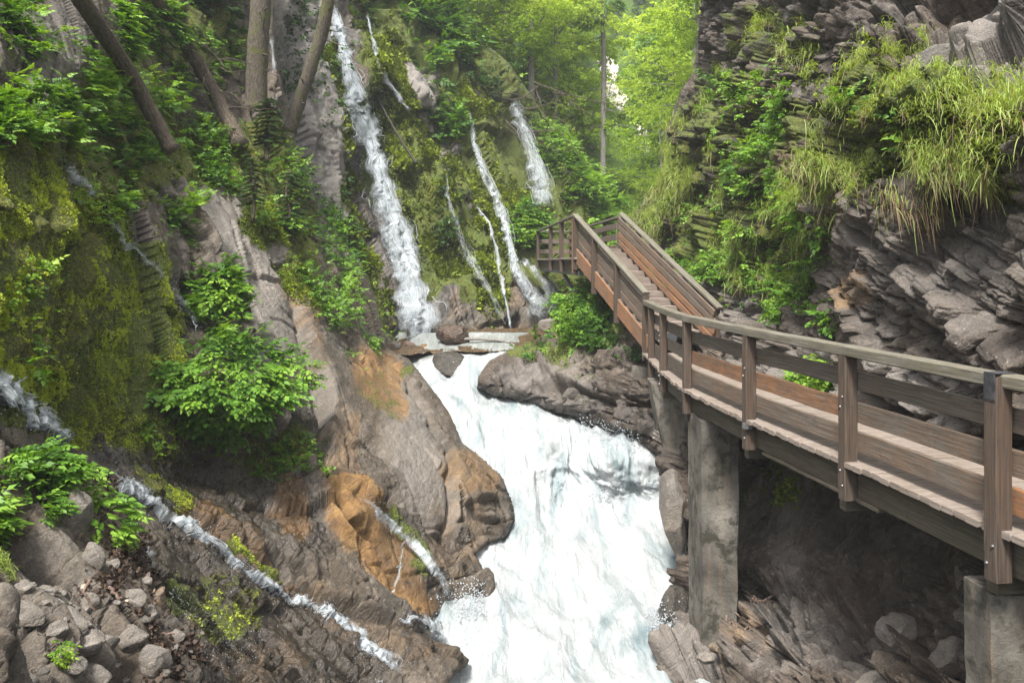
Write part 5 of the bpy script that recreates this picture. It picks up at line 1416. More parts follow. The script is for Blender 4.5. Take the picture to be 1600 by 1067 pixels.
# ------------------------------------------------------------------ living trees
def crown_points(kind, h, R, n):
    """leaf cluster positions, outward directions, and branch polylines of a tree"""
    pts = []; dirs = []; brs = []
    if kind == 'spruce':
        nb = int(h * 7) if h > 5 else 46
        for k in range(nb):
            t = .12 + .86 * (k / nb); z = h * t; L = (h * .17) * (1 - t) ** .8 * R.uniform(.6, 1.15) + .2; a = k * 2.4 + R.uniform(-.5, .5)
            d = Vector((math.cos(a), math.sin(a), 0)); q = [Vector((0, 0, z))]
            for j in range(1, 5): q.append(Vector((0, 0, z)) + d * L * j / 4 + Vector((0, 0, -L * .32 * (j / 4) ** 1.4 + (.1 * L if j == 4 else 0))))
            brs.append((q, .02 + .012 * L))
            m = max(3, int(n / nb))
            for _ in range(m):
                s = R.random() ** .7; i = min(int(s * 4), 3); p = q[i].lerp(q[i + 1], s * 4 - i)
                w = .26 * L * (1 - s * .7)
                pts.append(p + Vector((-d.y, d.x, 0)) * R.uniform(-w, w) + Vector((0, 0, R.uniform(-.18, .04) * L * .6))); dirs.append(d + Vector((-d.y, d.x, 0)) * R.uniform(-.8, .8) + Vector((0, 0, -.35)))
    else:
        nb = R.randint(13, 18)
        for k in range(nb):
            t = R.uniform(.18, .92); z = h * t; a = k * 2.4 + R.uniform(-.6, .6); el = R.uniform(.15, .75)
            L = h * .36 * (math.sin(math.pi * (t * .8 + .15)) ** .7) * R.uniform(.7, 1.2)
            d = Vector((math.cos(a) * math.cos(el), math.sin(a) * math.cos(el), math.sin(el) * .7)); q = [Vector((0, 0, z * .85))]; p = q[0]
            for j in range(5):
                d = (d + Vector((R.gauss(0, .18), R.gauss(0, .18), R.gauss(-.04, .12)))).normalized(); p = p + d * L / 5; q.append(p)
            brs.append((q, .012 * h * .5))
            for _ in range(7):                       # side shoots carrying flat leaf sprays
                i = R.randint(1, 5); c = q[i] + Vector((R.gauss(0, 1), R.gauss(0, 1), R.gauss(0, .45))) * L * .22
                rr = L * R.uniform(.12, .26)
                for _ in range(max(1, int(n / nb / 7))):
                    o = Vector((R.gauss(0, 1), R.gauss(0, 1), R.gauss(0, .38))) * rr * .75
                    pts.append(c + o); dirs.append(Vector((o.x, o.y, R.uniform(-.3, .2))) + d * .3)
    return np.array([tuple(p) for p in pts]), np.array([tuple(p) for p in dirs]), brs

def make_tree(name, kind, h, seed, n, leaf, mat, bark, size, bare=0.0):
    R = random.Random(seed)
    root = empty(name)
    P, X, brs = crown_points(kind, h, R, n)
    if bare: 
        k = P[:, 2] > h * bare; P, X = P[k], X[k]
    k = len(P); sz = rng.uniform(size[0], size[1], k)
    Z = np.array([0, 0, 1.0]) + rng.normal(0, .35, (k, 3))
    cl = fbm(P * 1.0 + seed, 361, 3)
    rnd = np.clip(.5 + cl * .5 + rng.normal(0, .16, k), 0, 1)
    v, q, r = scatter_mesh(leaf, P, X + 1e-3, Z, sz, rnd)
    obj("crown", np_mesh("crown", v, quads=q, attrs={"rnd": r}), mat, root)
    mb = MB(); o, rad = trunk_line([(0, 0, -.6), (R.uniform(-.1, .1), R.uniform(-.1, .1), h * .35), (R.uniform(-.2, .2), R.uniform(-.2, .2), h * .7), (0, 0, h * .99)], .016 * h + .03, .015, 10, .015, 12)
    mb.tube(o, rad, 9); mb.build("trunk", bark, root, True)
    mb = MB()
    for qq, r0 in brs: mb.tube(qq, [r0 * (1 - .85 * j / (len(qq) - 1)) for j in range(len(qq))], 5, False)
    mb.build("branches", bark, root)
    return root

M_lfBright = leaf_material("leaf_beech", [(0, (.11, .18, .02)), (.4, (.23, .36, .035)), (.75, (.35, .48, .06)), (1, (.46, .58, .12))], .55, obj_rand=True)
M_lfMid = leaf_material("leaf_maple", [(0, (.07, .13, .02)), (.4, (.14, .26, .035)), (.75, (.22, .37, .05)), (1, (.32, .47, .09))], .4, obj_rand=True)
M_lfSpruce = leaf_material("needles", [(0, (.035, .07, .025)), (.4, (.08, .15, .045)), (.75, (.13, .22, .065)), (1, (.19, .30, .09))], .15, obj_rand=True)
T_spray = [sprig_T(12, s + 50, .26, .34, 1.0) for s in range(5)]
T_needle = [fern_T(9, s + 3) for s in range(3)]
protos = {
 'beech': [make_tree("beech_tree", 'broad', 11, 1 + k, 2600, T_spray, M_lfBright, M_barkF, (.3, .5)) for k in range(2)],
 'maple': [make_tree("broadleaf_tree", 'broad', 11, 11 + k, 2600, T_spray, M_lfMid, M_barkF, (.3, .5)) for k in range(2)],
 'spruce': [make_tree("spruce_tree", 'spruce', 16, 21 + k, 4200, T_needle, M_lfSpruce, M_barkF, (.5, .85)) for k in range(2)],
}
lowp = {
 'beech': [make_tree("beech_tree", 'broad', 11, 31, 1000, T_spray, M_lfBright, M_barkF, (.7, 1.1))],
 'maple': [make_tree("broadleaf_tree", 'broad', 11, 32, 1000, T_spray, M_lfMid, M_barkF, (.7, 1.1))],
 'spruce': [make_tree("spruce_tree", 'spruce', 16, 33, 1200, T_needle, M_lfSpruce, M_barkF, (.9, 1.4))],
}
used = set()
def place_tree(kind, u, v, d, s, label, group=None, far=False, dz=0.0):
    pr = random.choice((lowp if far else protos)[kind])
    if pr.name not in used: used.add(pr.name); t = pr
    else: t = copy_tree(pr)
    if d is None:
        P, _ = LH.at(u, v); p = P[0]
    else: p = W(u, v, d)
    t.location = (p[0], p[1], p[2] - .3 + dz); t.rotation_euler = (0, 0, random.uniform(0, 6.28)); t.scale = (s, s, s * random.uniform(.95, 1.1))
    tag(t, label, "tree", group)
    return t
# above and behind the waterfall wall
g = "broadleaf trees above the far wall"
for (u, v, d, s, k, lab) in [
  (700, 60, 42, .6, 'beech', "bright beech on the brink of the wall above the stepped waterfall"),
  (745, 90, 43, .6, 'beech', "beech sprouting from the brink left of the farthest waterfall"),
  (790, 120, 44, .65, 'beech', "light beech right on the brink above the farthest waterfall"),
  (860, 90, 62, .9, 'beech', "sunlit beech behind the pale thin spruce stem"),
  (760, 60, 46, .9, 'beech', "broadleaf tree rooted on top of the wall above the far waterfalls"),
  (690, -20, 43, .8, 'beech', "green tree at the very top above the mossy wall"),
  (830, 140, 45, 1.0, 'beech', "bright beech leaning over the farthest waterfall"),
  (800, 60, 47, 1.1, 'beech', "bright crown filling the space right of the overhanging dark branches"),
  (870, 215, 47, .95, 'beech', "yellow green beech on the shoulder above the green carpet"),
  (895, 285, 50, .7, 'beech', "light beech behind the green shoulder"),
  (850, 180, 52, 1.0, 'beech', "paler tree behind the bright beeches on the left"),
  (915, 325, 52, .5, 'maple', "low tree at the foot of the tall grey trunk"),
  (630, -60, 41, .6, 'beech', "small bright tree peeping in at the top beside the waterfall")]:
    place_tree(k, u, v, d, s, lab, None)
for (u, v, d, s, k, lab) in [
  (1000, 350, 50, .4, 'beech', "bright beech in the valley notch right behind the gallery"),
  (1035, 335, 44, .6, 'beech', "yellow green beech against the far right crag"),
  (1085, 230, 40, .75, 'beech', "luminous beech leaning over the upper right crag"),
  (1090, 130, 36, .65, 'beech', "small bright beech at the top of the right crag"),
  (1040, 290, 62, .6, 'beech', "light green tree in the middle of the valley notch"),
  (1075, 210, 66, .85, 'maple', "mid green tree behind the luminous beech"),
  (972, 322, 66, .3, 'maple', "small rounded tree right of the tall grey trunk")]:
    place_tree(k, u, v, d, s, lab, None)
# two tall bare stems
def tall(u, vb, vt, d, r, label, seed, mat, twigs=26):
    R = random.Random(seed); b = Vector(W(u, vb, d)); h = (vb - vt) / FOC * d
    root = empty("tall_spruce", tuple(b)); tag(root, label, "tree")
    mb = MB(); o, rad = trunk_line([(0, 0, -1), (.05, 0, h * .4), (-.03, 0, h * .8), (0.05, 0, h)], r, r * .6, 12, .01, 18); mb.tube(o, rad, 12); mb.build("trunk", mat, root, True)
    mb = MB(); P = []; X = []
    for k in range(twigs):
        z = R.uniform(.12, .98) * h; a = R.uniform(0, 6.28); L = R.uniform(.8, 2.6); p = Vector((0, 0, z)); q = [p]; dd = Vector((math.cos(a), math.sin(a), R.uniform(-.35, .05)))
        for j in range(5): dd = dd + Vector((R.gauss(0, .1), R.gauss(0, .1), -.05)); p = p + dd * L / 5; q.append(p)
        mb.tube(q, [.03, .022, .016, .011, .007, .004], 5, False)
        if z > h * .55:
            for _ in range(26):
                s = R.random(); i = min(int(s * 5), 4); pp = q[i].lerp(q[i + 1], s * 5 - i); P.append(tuple(pp + Vector((R.gauss(0, .22), R.gauss(0, .22), R.uniform(-.35, .05))))); X.append((dd.x + R.gauss(0, .5), dd.y + R.gauss(0, .5), -.4))
    mb.build("branches", mat, root)
    if P:
        P = np.array(P); X = np.array(X); k = len(P)
        v, q, r_ = scatter_mesh(T_needle, P, X, np.array([0, 0, 1.]) + rng.normal(0, .3, (k, 3)), rng.uniform(.4, .8, k), np.clip(rng.normal(.5, .2, k), 0, 1))
        obj("crown", np_mesh("crown", v, quads=q, attrs={"rnd": r_}), M_lfSpruce, root)
tall(942, 268, -120, 47, .17, "tall straight grey spruce trunk in the middle of the valley", 5, M_barkF, 34)
tall(891, 200, -120, 55, .14, "pale thin spruce trunk with drooping bare twigs left of the tall grey trunk", 6, M_barkF, 40)
# wooded hillside
R = random.Random(5); cnt = 0
spots = []
for row, (v0, n) in enumerate([(-120, 8), (-70, 9), (-20, 9), (25, 10), (60, 9), (100, 9), (140, 8), (185, 7), (230, 6), (275, 5)]):
    for k in range(n):
        u = 770 + (1130 - 770) * (k + R.uniform(.1, .9)) / n; v = v0 + R.uniform(-18, 18)
        if 905 < u < 1005 and 60 < v < 300: continue
        if 950 < u < 985 and 190 <= v < 250: continue
        spots.append((u, v))
for u, v in spots:
    hi = v < 90
    k = R.choice(['spruce', 'beech', 'spruce', 'maple'] if hi else ['beech', 'maple', 'beech', 'beech'])
    k2 = {'spruce': "hazy distant spruce on the wooded hillside", 'maple': "hazy distant mid green broadleaf tree on the hillside", 'beech': "distant light green broadleaf tree on the hillside"}[k]
    sc_ = R.uniform(.75, 1.25) * (1.0 if k != 'spruce' else .9)
    if 885 < u < 1015 and v > 60: sc_ = R.uniform(.22, .4)
    elif 905 < u < 1010 and v > 0: sc_ *= .7
    place_tree(k, u, v, None, sc_, k2, "distant %s trees on the hillside" % k, far=True)
# spruce saplings on the left slope
sap = make_tree("spruce_sapling", 'spruce', 2.2, 77, 5200, T_needle, M_leafD, M_barkL, (.05, .10))
sap.location = tuple(W(418, 232, 19.0)); sap.scale = (.9, .9, .55); tag(sap, "young dark spruce at the foot of the mossy bending trunk", "young tree")
for (u, v, d, s, lab) in [(395, 326, 17.2, .5, "small bright spruce sapling on the ledge above the pale slab"), (455, 372, 18.5, .7, "young spruce hanging below the bending trunk in the gully"),
                          (300, 45, 21, 1.3, "young spruce behind the second leaning trunk at the top"), (335, 60, 21.5, 1.5, "bushy young spruce left of the thick upright trunk")]:
    t = copy_tree(sap); t.location = tuple(W(u, v, d)); t.scale = (s * 1.2, s * 1.2, s); t.rotation_euler = (0, 0, random.uniform(0, 6)); tag(t, lab, "young tree")
for dct in (protos, lowp):                     # drop the tree kinds that found no place
    for lst in dct.values():
        for t in lst:
            if t.name not in used:
                for ch in [x for x in bpy.data.objects if x.parent == t]: bpy.data.objects.remove(ch)
                bpy.data.objects.remove(t)
# ------------------------------------------------------------------ boulders and stones
M_stone = rock_material("stone_grey", ((.035, .03, .025), (.11, .095, .08), (.2, .18, .155), (.33, .305, .27), (.2, .15, .1)), (0, .5, 0), size=2.2, crack=.15)
M_stoneR = rock_material("stone_red", ((.03, .018, .013), (.095, .058, .043), (.16, .105, .08), (.28, .22, .18), (.2, .10, .05)), (0, .5, 0), size=1.5, crack=.15)
M_stoneD = rock_material("stone_dark_wet", ((.02, .018, .015), (.06, .052, .045), (.11, .10, .085), (.24, .225, .2), (.1, .08, .05)), (0, .5, 0), size=2.0, crack=.15)
def ico(sub):
    import bmesh
    bm = bmesh.new(); bmesh.ops.create_icosphere(bm, subdivisions=sub, radius=1.0)
    v = np.array([tuple(x.co) for x in bm.verts]); f = np.array([[x.index for x in t.verts] for t in bm.faces]); bm.free(); return v, f
ICO = {2: ico(1), 3: ico(3), 4: ico(4), 5: ico(5)}
def rock_mesh(dim, seed, sub=4, rough=1.0):
    v, f = ICO[sub]; v = v.copy(); r = np.random.default_rng(seed)
    for k in range(17):
        n = r.normal(0, 1, 3); n /= np.linalg.norm(n); h = r.uniform(.58, .86)
        over = np.clip(v @ n - h, 0, None); v -= over[:, None] * n * .93
    v = v * np.array(dim)
    s = min(dim)
    nn = v / (np.linalg.norm(v, axis=1, keepdims=True) + 1e-9)
    v = v + nn * (s * rough * (.10 * fbm(v / s * 1.6 + seed, 400, 4) + .045 * ridged(v / s * 4 + seed, 410, 3) + .02 * fbm(v / s * 14 + seed, 420, 2)))[:, None]
    c, q = math.cos(seed), math.sin(seed)
    return v, f
def stone(R, u, v, ru, rv, seed, mat, label, group=None, name="boulder", depthk=.8, sink=.25, wet=0.0, moss=0.0, sub=4, d=None, ochre=0.0, rough=1.0):
    if d is None: P, N = R.at(u, v); p = P[0] + N[0] * (ru / FOC * P[0][1]) * (.5 - sink * 2) * .4; d = P[0][1]
    else: p = W(u, v, d)
    dim = (ru / FOC * d, (ru + rv) / 2 / FOC * d * depthk, rv / FOC * d)
    vv, f = rock_mesh(dim, seed, sub, rough)
    pa = np.tile([moss, ochre, wet], (len(vv), 1)).astype(float)
    me = np_mesh(name, vv, tris=f, smooth=False, attrs={"paint": pa, "tone": np.full(len(vv), .3)})
    o = obj(name, me, mat); o.location = tuple(p); o.rotation_euler = (0, 0, 0)
    tag(o, label, "boulder" if name == "boulder" else "stone", group); return o
stone(LW, 706, 572, 32, 25, 3, M_stoneD, "dark wet boulder splitting the water where the stream spills over", wet=.9, sub=5)
stone(L1, 707, 528, 27, 20, 9, M_stoneR, "reddish brown boulder at the foot of the big waterfall", d=24.6, wet=.9, ochre=.1, rough=1.8, sub=5)
stone(L1, 640, 541, 11, 9, 12, M_stoneR, "small square brown rock left of the fall's foot", d=25.0, name="stone")
stone(L1, 618, 540, 8, 9, 13, M_stoneD, "small dark rock at the left end of the upper pool", d=24.4, name="stone")
stone(L1, 664, 542, 8, 5, 14, M_stoneR, "small orange rock in the upper pool under the fall", d=24.8, name="stone", ochre=.8)
stone(L1, 676, 543, 5, 4, 15, M_stoneR, "tiny reddish stone right beside the orange rock in the pool", d=24.7, name="stone")
stone(L1, 860, 510, 22, 12, 17, M_stone, "pale rock where the right hand cascade lands", d=27.0)
stone(L5, 1052, 955, 32, 40, 21, M_stoneD, "dark wet boulder in the foam left of the tall concrete pier", d=13.3, wet=.9, sub=5)
stone(L5, 1103, 1028, 15, 9, 22, M_stone, "loose tan stone lying in front of the pier's foot", d=11.0, name="stone")
stone(L5, 1122, 1012, 14, 12, 23, M_stone, "yellowish stone leaning on the pier's foot", d=11.3, name="stone", ochre=.5)
stone(L5, 1052, 790, 26, 84, 24, M_stone, "smooth blue grey rock wedged between the stream and the pier", d=14.6, wet=.4, sub=5, rough=.6)
for k, (u, v, a, b, lab) in enumerate([(1480, 1020, 46, 36, "rounded grey boulder below the right end of the walkway"), (1425, 1000, 36, 30, "blocky boulder left of the rounded one under the walkway"), (1545, 1000, 40, 50, "tall boulder against the near concrete pier"),
                                  (1350, 1045, 62, 34, "broad pale boulder at the bottom edge of the photo"),
                                  (1500, 880, 34, 60, "upright slab of rock leaning on the near pier")]):
    stone(L5, u, v, a, b, 31 + k, M_stoneD if k == 6 else M_stone, lab, sink=.15, sub=5)
for k, (u, v, a, b, lab) in enumerate([(1465, 62, 52, 34, "grey mottled boulder at the top right above the grass"),
                                  (1592, 400, 20, 26, "pale round rock at the right edge of the overhang")]):
    stone(L5, u, v, a, b, 51 + k, M_stoneD, lab, sink=.15, sub=5)
# loose grey stones at the lower left
ST_ = [(35, 962, 36, 26), (92, 985, 40, 30), (140, 940, 22, 18), (18, 1012, 30, 24), (40, 1050, 46, 30), (112, 1022, 34, 26), (155, 1010, 26, 22), (224, 1052, 28, 30), (188, 1012, 26, 22), (30, 925, 18, 14),
       (60, 935, 16, 12), (180, 962, 26, 18), (140, 1056, 34, 24), (85, 1062, 26, 18), (95, 830, 26, 44), (120, 895, 26, 28), (68, 1000, 22, 16), (12, 975, 20, 16), (205, 985, 18, 14), (165, 985, 16, 12), (120, 960, 16, 11),
       (250, 1020, 14, 12), (180, 1055, 22, 16), (10, 1060, 22, 14), (75, 955, 13, 9), (210, 925, 12, 10), (150, 905, 14, 12), (60, 905, 12, 9), (235, 950, 10, 24), (290, 1000, 10, 18)]
for k, (u, v, a, b) in enumerate(ST_):
    special = {7: "pale three sided stone at the bottom edge right of the stone heap", 14: "upright buff cracked rock beside the ferny plant", 4: "largest grey stone in the bottom left corner", 28: "ochre mossy knob of rock standing in the leaf litter"}
    stone(L2, u, v, a, b, 71 + k, M_stone, special.get(k, "angular grey stone in the heap at the lower left corner"), None if k in special else "stones heaped at the lower left", name="stone", sink=.2, sub=4, moss=.0 if k % 3 else .18, ochre=.5 if k == 28 else 0)

U_, V_ = pts_in([([(0, 880), (60, 900), (120, 930), (200, 950), (250, 1000), (290, 1067), (0, 1067)], 1)], 400, 6)
got = []
for u, v in zip(U_, V_):
    r = random.uniform(4, 11)
    if all(math.hypot(u - a, v - b) > r + c_ for a, b, c_ in got): got.append((u, v, r * .8))
    if len(got) > 70: break
for k, (u, v, r) in enumerate(got):
    stone(L2, u, v, r * 1.25, r, 201 + k, M_stone if k % 2 else M_stoneD, "small angular stone between the larger ones at the lower left", "small stones at the lower left", name="stone", sink=.15, sub=3)

# ------------------------------------------------------------------ driftwood
def sticks(R, shapes, n, L, rad, label, mat, lift=.04):
    U, V = pts_in(shapes, n, 4); P, N = R.at(U, V); c = P.mean(0)
    root = empty("driftwood_pile", tuple(c)); tag(root, label, "driftwood"); mb = MB()
    for p, nn in zip(P, N):
        a = Vector(rng.normal(0, 1, 3)); a = (a - Vector(nn) * a.dot(Vector(nn))); a.normalize(); a.z *= .6
        l = random.uniform(*L); q = Vector(p - c) + Vector(nn) * lift * random.random() * 2 + Vector((0, 0, .02))
        mb.tube([q - a * l * .5, q + Vector((0, 0, random.uniform(-.01, .02))), q + a * l * .5], [random.uniform(*rad), random.uniform(*rad), random.uniform(*rad) * .6], 6)
    mb.build("sticks", mat, root, True); return root
M_drift = bark_material("driftwood", (.07, .045, .035), (.17, .115, .09), (.30, .23, .19), .0)
sticks(L5, [(('e', 1165, 960, 26, 34, 20), 1)], 60, (.12, .45), (.006, .018), "heap of reddish brown driftwood sticks beside the pier", M_drift)
sticks(L1, [(('e', 760, 530, 60, 5), 1)], 26, (.3, 1.0), (.012, .03), "scattered drift sticks along the upper pool", M_drift)
def lone_log(pts, r, label, mat=M_drift):
    b = Vector(W(*pts[0])); root = empty("driftwood_log", tuple(b)); tag(root, label, "log"); mb = MB()
    o, rad = trunk_line([Vector(W(*p)) - b for p in pts], r, r * .7, 8, .012, 10); mb.tube(o, rad, 9); mb.build("trunk", mat, root, True)
lone_log([(718, 530, 24.6), (760, 530, 24.4), (798, 535, 24.2)], .05, "grey driftwood log lying across the rocks of the upper pool", M_barkF)
lone_log([(142, 905, 6.2), (132, 925, 6.1), (150, 955, 6.1)], .012, "thin dark twig crossing the leaf litter at lower left")
lone_log([(172, 918, 6.6), (186, 934, 6.5)], .014, "short bright orange brown splinter on the leaf litter")
lone_log([(237, 988, 6.9), (270, 992, 6.9)], .011, "short twig on the dark litter right of the stones")
# leaf litter
U, V = pts_in([([(90, 700), (180, 760), (230, 830), (230, 900), (300, 1000), (310, 1067), (230, 1067), (190, 980), (110, 920), (150, 860), (130, 780)], 1)], 5200, 10)
P_, N_ = L2.at(U, V); k = len(P_); X_ = rng.normal(0, 1, (k, 3))
v_, q_, r_ = scatter_mesh(T_leaf, P_ + N_ * rng.uniform(.0, .03, k)[:, None], X_, N_ + rng.normal(0, .5, (k, 3)), rng.uniform(.025, .06, k), np.clip(rng.normal(.4, .28, k), 0, 1))
tag(obj("leaf_litter", np_mesh("leaf_litter", v_, quads=q_, attrs={"rnd": r_}), M_litter), "brown dead leaves and bark crumbs on the lower left slope", kind="stuff")

# ------------------------------------------------------------------ falling water
def fall_material(name, streaky):
    m = NT(name)
    col = m.ramp(m.noise(m.n("TexCoord").outputs["Object"], 6, 4, .7), [(.3, (.40, .45, .49)), (.6, (.56, .59, .61))])
    dd = m.n("BsdfPrincipled"); m.l(col, dd.inputs["Base Color"]); dd.inputs["Roughness"].default_value = .3
    tt = m.n("BsdfTranslucent"); m.l(col, tt.inputs[0]); mx = m.n("MixShader"); mx.inputs[0].default_value = .3
    m.l(dd.outputs[0], mx.inputs[1]); m.l(tt.outputs[0], mx.inputs[2])
    tr = m.n("BsdfTransparent"); mx2 = m.n("MixShader"); al = m.attr("alpha")
    if streaky:
        uv = m.n("UVMap").outputs[0]
        n1 = m.noise(m.mapping(uv, (9, .9, 1)), 1.0, 6, .7, .6); n2 = m.noise(m.mapping(uv, (34, 4.0, 1)), 1.0, 5, .75, .3)
        f = m.math('MULTIPLY_ADD', n1, .6, m.math('MULTIPLY', n2, .5))
        f = m.math('MULTIPLY_ADD', m.math('SUBTRACT', f, .55), 5.0, m.math('MULTIPLY_ADD', al, 1.6, -.45), clamp=True)
        al = m.math('MULTIPLY', f, m.math('MULTIPLY', al, 1.3, clamp=True))
    m.l(al, mx2.inputs[0]); m.l(tr.outputs[0], mx2.inputs[1]); m.l(mx.outputs[0], mx2.inputs[2]); m.l(mx2.outputs[0], m.out.inputs[0])
    return m.m
M_fall = fall_material("falling_water", False)
M_veil = fall_material("water_veil", True)
def fall(R, path, n, label, off=(.04, .22), wpx=(.5, 1.4), seg=(.08, .3), alpha=(.5, 1.0), wander=.35, kindname="waterfall", drops=0, cat="waterfall", layers=3, dens=.6, wide=1.25):
    """water sliding down the rock: streaky veils that follow the surface, finer threads over them, and drops"""
    path = np.array(path, float)
    off = (off[0] + .05, off[1] + .1) if R is L1 else (off[0] + .07, off[1] + .06)
    n = int(n * (.12 if R is L2 else .3))
    seglen = np.hypot(np.diff(path[:, 0]), np.diff(path[:, 1])); acc = np.concatenate([[0], np.cumsum(seglen)]); L = acc[-1]
    def pt(t): return np.array([np.interp(t * L, acc, path[:, j]) for j in range(3)]).T
    tt_ = np.linspace(0, 1, 400); c = pt(tt_); dirs = np.gradient(c[:, :2], axis=0); dirs /= np.linalg.norm(dirs, axis=1, keepdims=True) + 1e-9
    wv = 1 + .55 * fbm(np.stack([tt_ * L * .06, tt_ * 0 + path[0, 0], tt_ * 0], 1), 540, 3)
    def lay(t, s):
        cc = pt(t); cc[:, 2] *= np.interp(t, tt_, wv); dx = np.stack([np.interp(t, tt_, dirs[:, 0]), np.interp(t, tt_, dirs[:, 1])], 1); nx = np.stack([-dx[:, 1], dx[:, 0]], 1)
        uv = cc[:, :2] + nx * (s * cc[:, 2])[:, None]; P, N = R.at(uv[:, 0], uv[:, 1], True)
        N = N * .5 + np.array([0, -.5, .1]); return P, N / np.linalg.norm(N, axis=1, keepdims=True), cc
    VS = []; QS = []; AS = []; UV = []; base = 0
    nt = max(30, int(L / 2.5)); ns = 13
    for k in range(layers):
        t = np.linspace(0, 1, nt); s = np.linspace(-wide, wide, ns)
        T_, S_ = np.meshgrid(t, s, indexing='ij'); sh = .35 * fbm(np.stack([t * L * .035, t * 0 + k * 7.7, t * 0], 1), 520 + k, 3)
        P, N, cc = lay(T_.ravel(), (S_ + sh[:, None]).ravel())
        o_ = off[0] + .6 * (off[1] - off[0]) * (k + .5) / layers
        P = P + N * o_
        edge = 1 - np.abs(S_.ravel() / wide) ** 2.2
        a = edge * dens * (.95 + .4 * fbm(P * .9, 530 + k, 3)) * np.minimum(1, np.minimum(T_.ravel() * 14, (1 - T_.ravel()) * 10 + .35))
        wm = cc[:, 2] / FOC * P[:, 1]
        uvs = np.stack([S_.ravel() * wm + k * 3.1, T_.ravel() * L / FOC * P[:, 1].mean() * 1.1], 1)
        i, j = np.meshgrid(np.arange(nt - 1), np.arange(ns - 1), indexing='ij'); a0 = (i * ns + j).ravel()
        q = np.stack([a0, a0 + 1, a0 + ns + 1, a0 + ns], 1) + base; base += nt * ns
        VS.append(P); QS.append(q); AS.append(np.clip(a, 0, 1)); UV.append(uvs)
    V = np.concatenate(VS); Q = np.concatenate(QS); U_ = np.concatenate(UV)
    o = obj(kindname, np_mesh(kindname, V, quads=Q, smooth=True, attrs={"alpha": np.concatenate(AS)}, uv=U_[Q.ravel()]), M_veil); tag(o, label, cat)
    VS = []; QS = []; AS = []; base = 0; K = 9; n = int(n * .6)
    for k in range(n):
        t0 = rng.uniform(0, 1 - seg[0]); t1 = min(t0 + rng.uniform(*seg) * .6, 1.0)
        t = np.linspace(t0, t1, K); s = np.full(K, np.clip(rng.normal(0, .55), -1.4, 1.4)) + np.cumsum(rng.normal(0, .15 * wander / K, K))
        P, N, cc = lay(t, s); P = P + N * rng.uniform(*off)
        T = np.gradient(P, axis=0); T /= np.linalg.norm(T, axis=1, keepdims=True) + 1e-9
        S = np.cross(T, N); S /= np.linalg.norm(S, axis=1, keepdims=True) + 1e-9
        w = .5 * rng.uniform(*wpx) / FOC * P[:, 1] * np.sin(np.linspace(.12, math.pi - .12, K)) ** .6
        VS.append(np.concatenate([P - S * w[:, None], P + S * w[:, None]]))
        i = np.arange(K - 1); QS.append(np.stack([i, i + K, i + K + 1, i + 1], 1) + base); base += 2 * K
        AS.append(np.full(2 * K, .6 * rng.uniform(*alpha)))
    obj("strands", np_mesh("strands", np.concatenate(VS), quads=np.concatenate(QS), smooth=True, attrs={"alpha": np.concatenate(AS)}), M_fall, o)
    if drops:
        t = rng.random(drops); s = rng.normal(0, 1.0, drops); P, N, cc = lay(t, s)
        P = P + N * rng.uniform(.02, .3, drops)[:, None]
        dv, df = ICO[2]; sz = rng.uniform(.2, .5, drops) / FOC * P[:, 1]
        V = ((dv * np.array([1, 1, 1.6]))[None] * sz[:, None, None] + P[:, None]).reshape(-1, 3); F = (df[None] + (np.arange(drops) * len(dv))[:, None, None]).reshape(-1, 3)
        tag(obj("spray", np_mesh("spray", V, tris=F, smooth=True, attrs={"alpha": np.full(len(V), .8)}), M_fall, o), kind="stuff")
    return o
fall(L1, [(514, 8, 6), (530, 60, 9), (545, 120, 13), (565, 190, 17), (585, 250, 18), (600, 310, 20), (622, 380, 22), (640, 440, 25), (652, 500, 28), (658, 540, 30)], 1500,
     "big white waterfall sliding down the mossy wall into the upper pool", (.04, .4), (.5, 1.5), (.03, .14), (.25, .95), .5, drops=900, dens=.85, layers=4, wide=1.15)
fall(L1, [(800, 152, 5), (812, 200, 8), (828, 240, 11), (840, 280, 12), (850, 326, 13)], 420, "farthest pale waterfall dropping behind the round leafy bush", (.1, .4), (.6, 1.4), (.15, .5), (.25, .7), .3)
fall(L1, [(733, 172, 2), (740, 230, 3), (760, 280, 4), (778, 320, 6), (790, 350, 6), (797, 395, 7), (812, 440, 10), (835, 470, 17), (850, 500, 20)], 420, "thin waterfall breaking into white steps left of the gallery", (.04, .2), (.5, 1.2), (.06, .22), (.4, .9), .5)
fall(L1, [(694, 268, 2), (702, 320, 3), (712, 350, 4), (730, 400, 7), (755, 440, 5), (775, 480, 5), (790, 505, 4)], 110, "faint veil of water between the big fall and the stepped one", (.03, .15), (.4, .9), (.08, .3), (.2, .55), .5, dens=.38)
fall(L1, [(738, 318, 2), (765, 350, 2.5), (776, 400, 2.5), (786, 450, 2.5), (797, 518, 2)], 70, "narrow trickle running down beside the stepped waterfall", (.03, .12), (.4, .9), (.08, .3), (.3, .7), .4)
fall(L1, [(815, 405, 5), (840, 430, 9), (862, 455, 13), (882, 490, 14)], 120, "fine fan of spray water just left of the gallery beam", (.05, .25), (.35, .7), (.2, .6), (.2, .5), .4)
fall(L1, [(572, 20, 2), (590, 90, 3), (605, 130, 3), (640, 175, 4)], 50, "hair thin trickle on moss right of the big fall's top", (.03, .1), (.4, .8), (.08, .3), (.2, .5), .4)
fall(L2, [(422, 60, 2), (427, 110, 3), (430, 170, 3)], 30, "thin trickle seen just right of the thick upright trunk", (.03, .1), (.4, .8), (.15, .5), (.3, .7), .3)
c = "cascade"
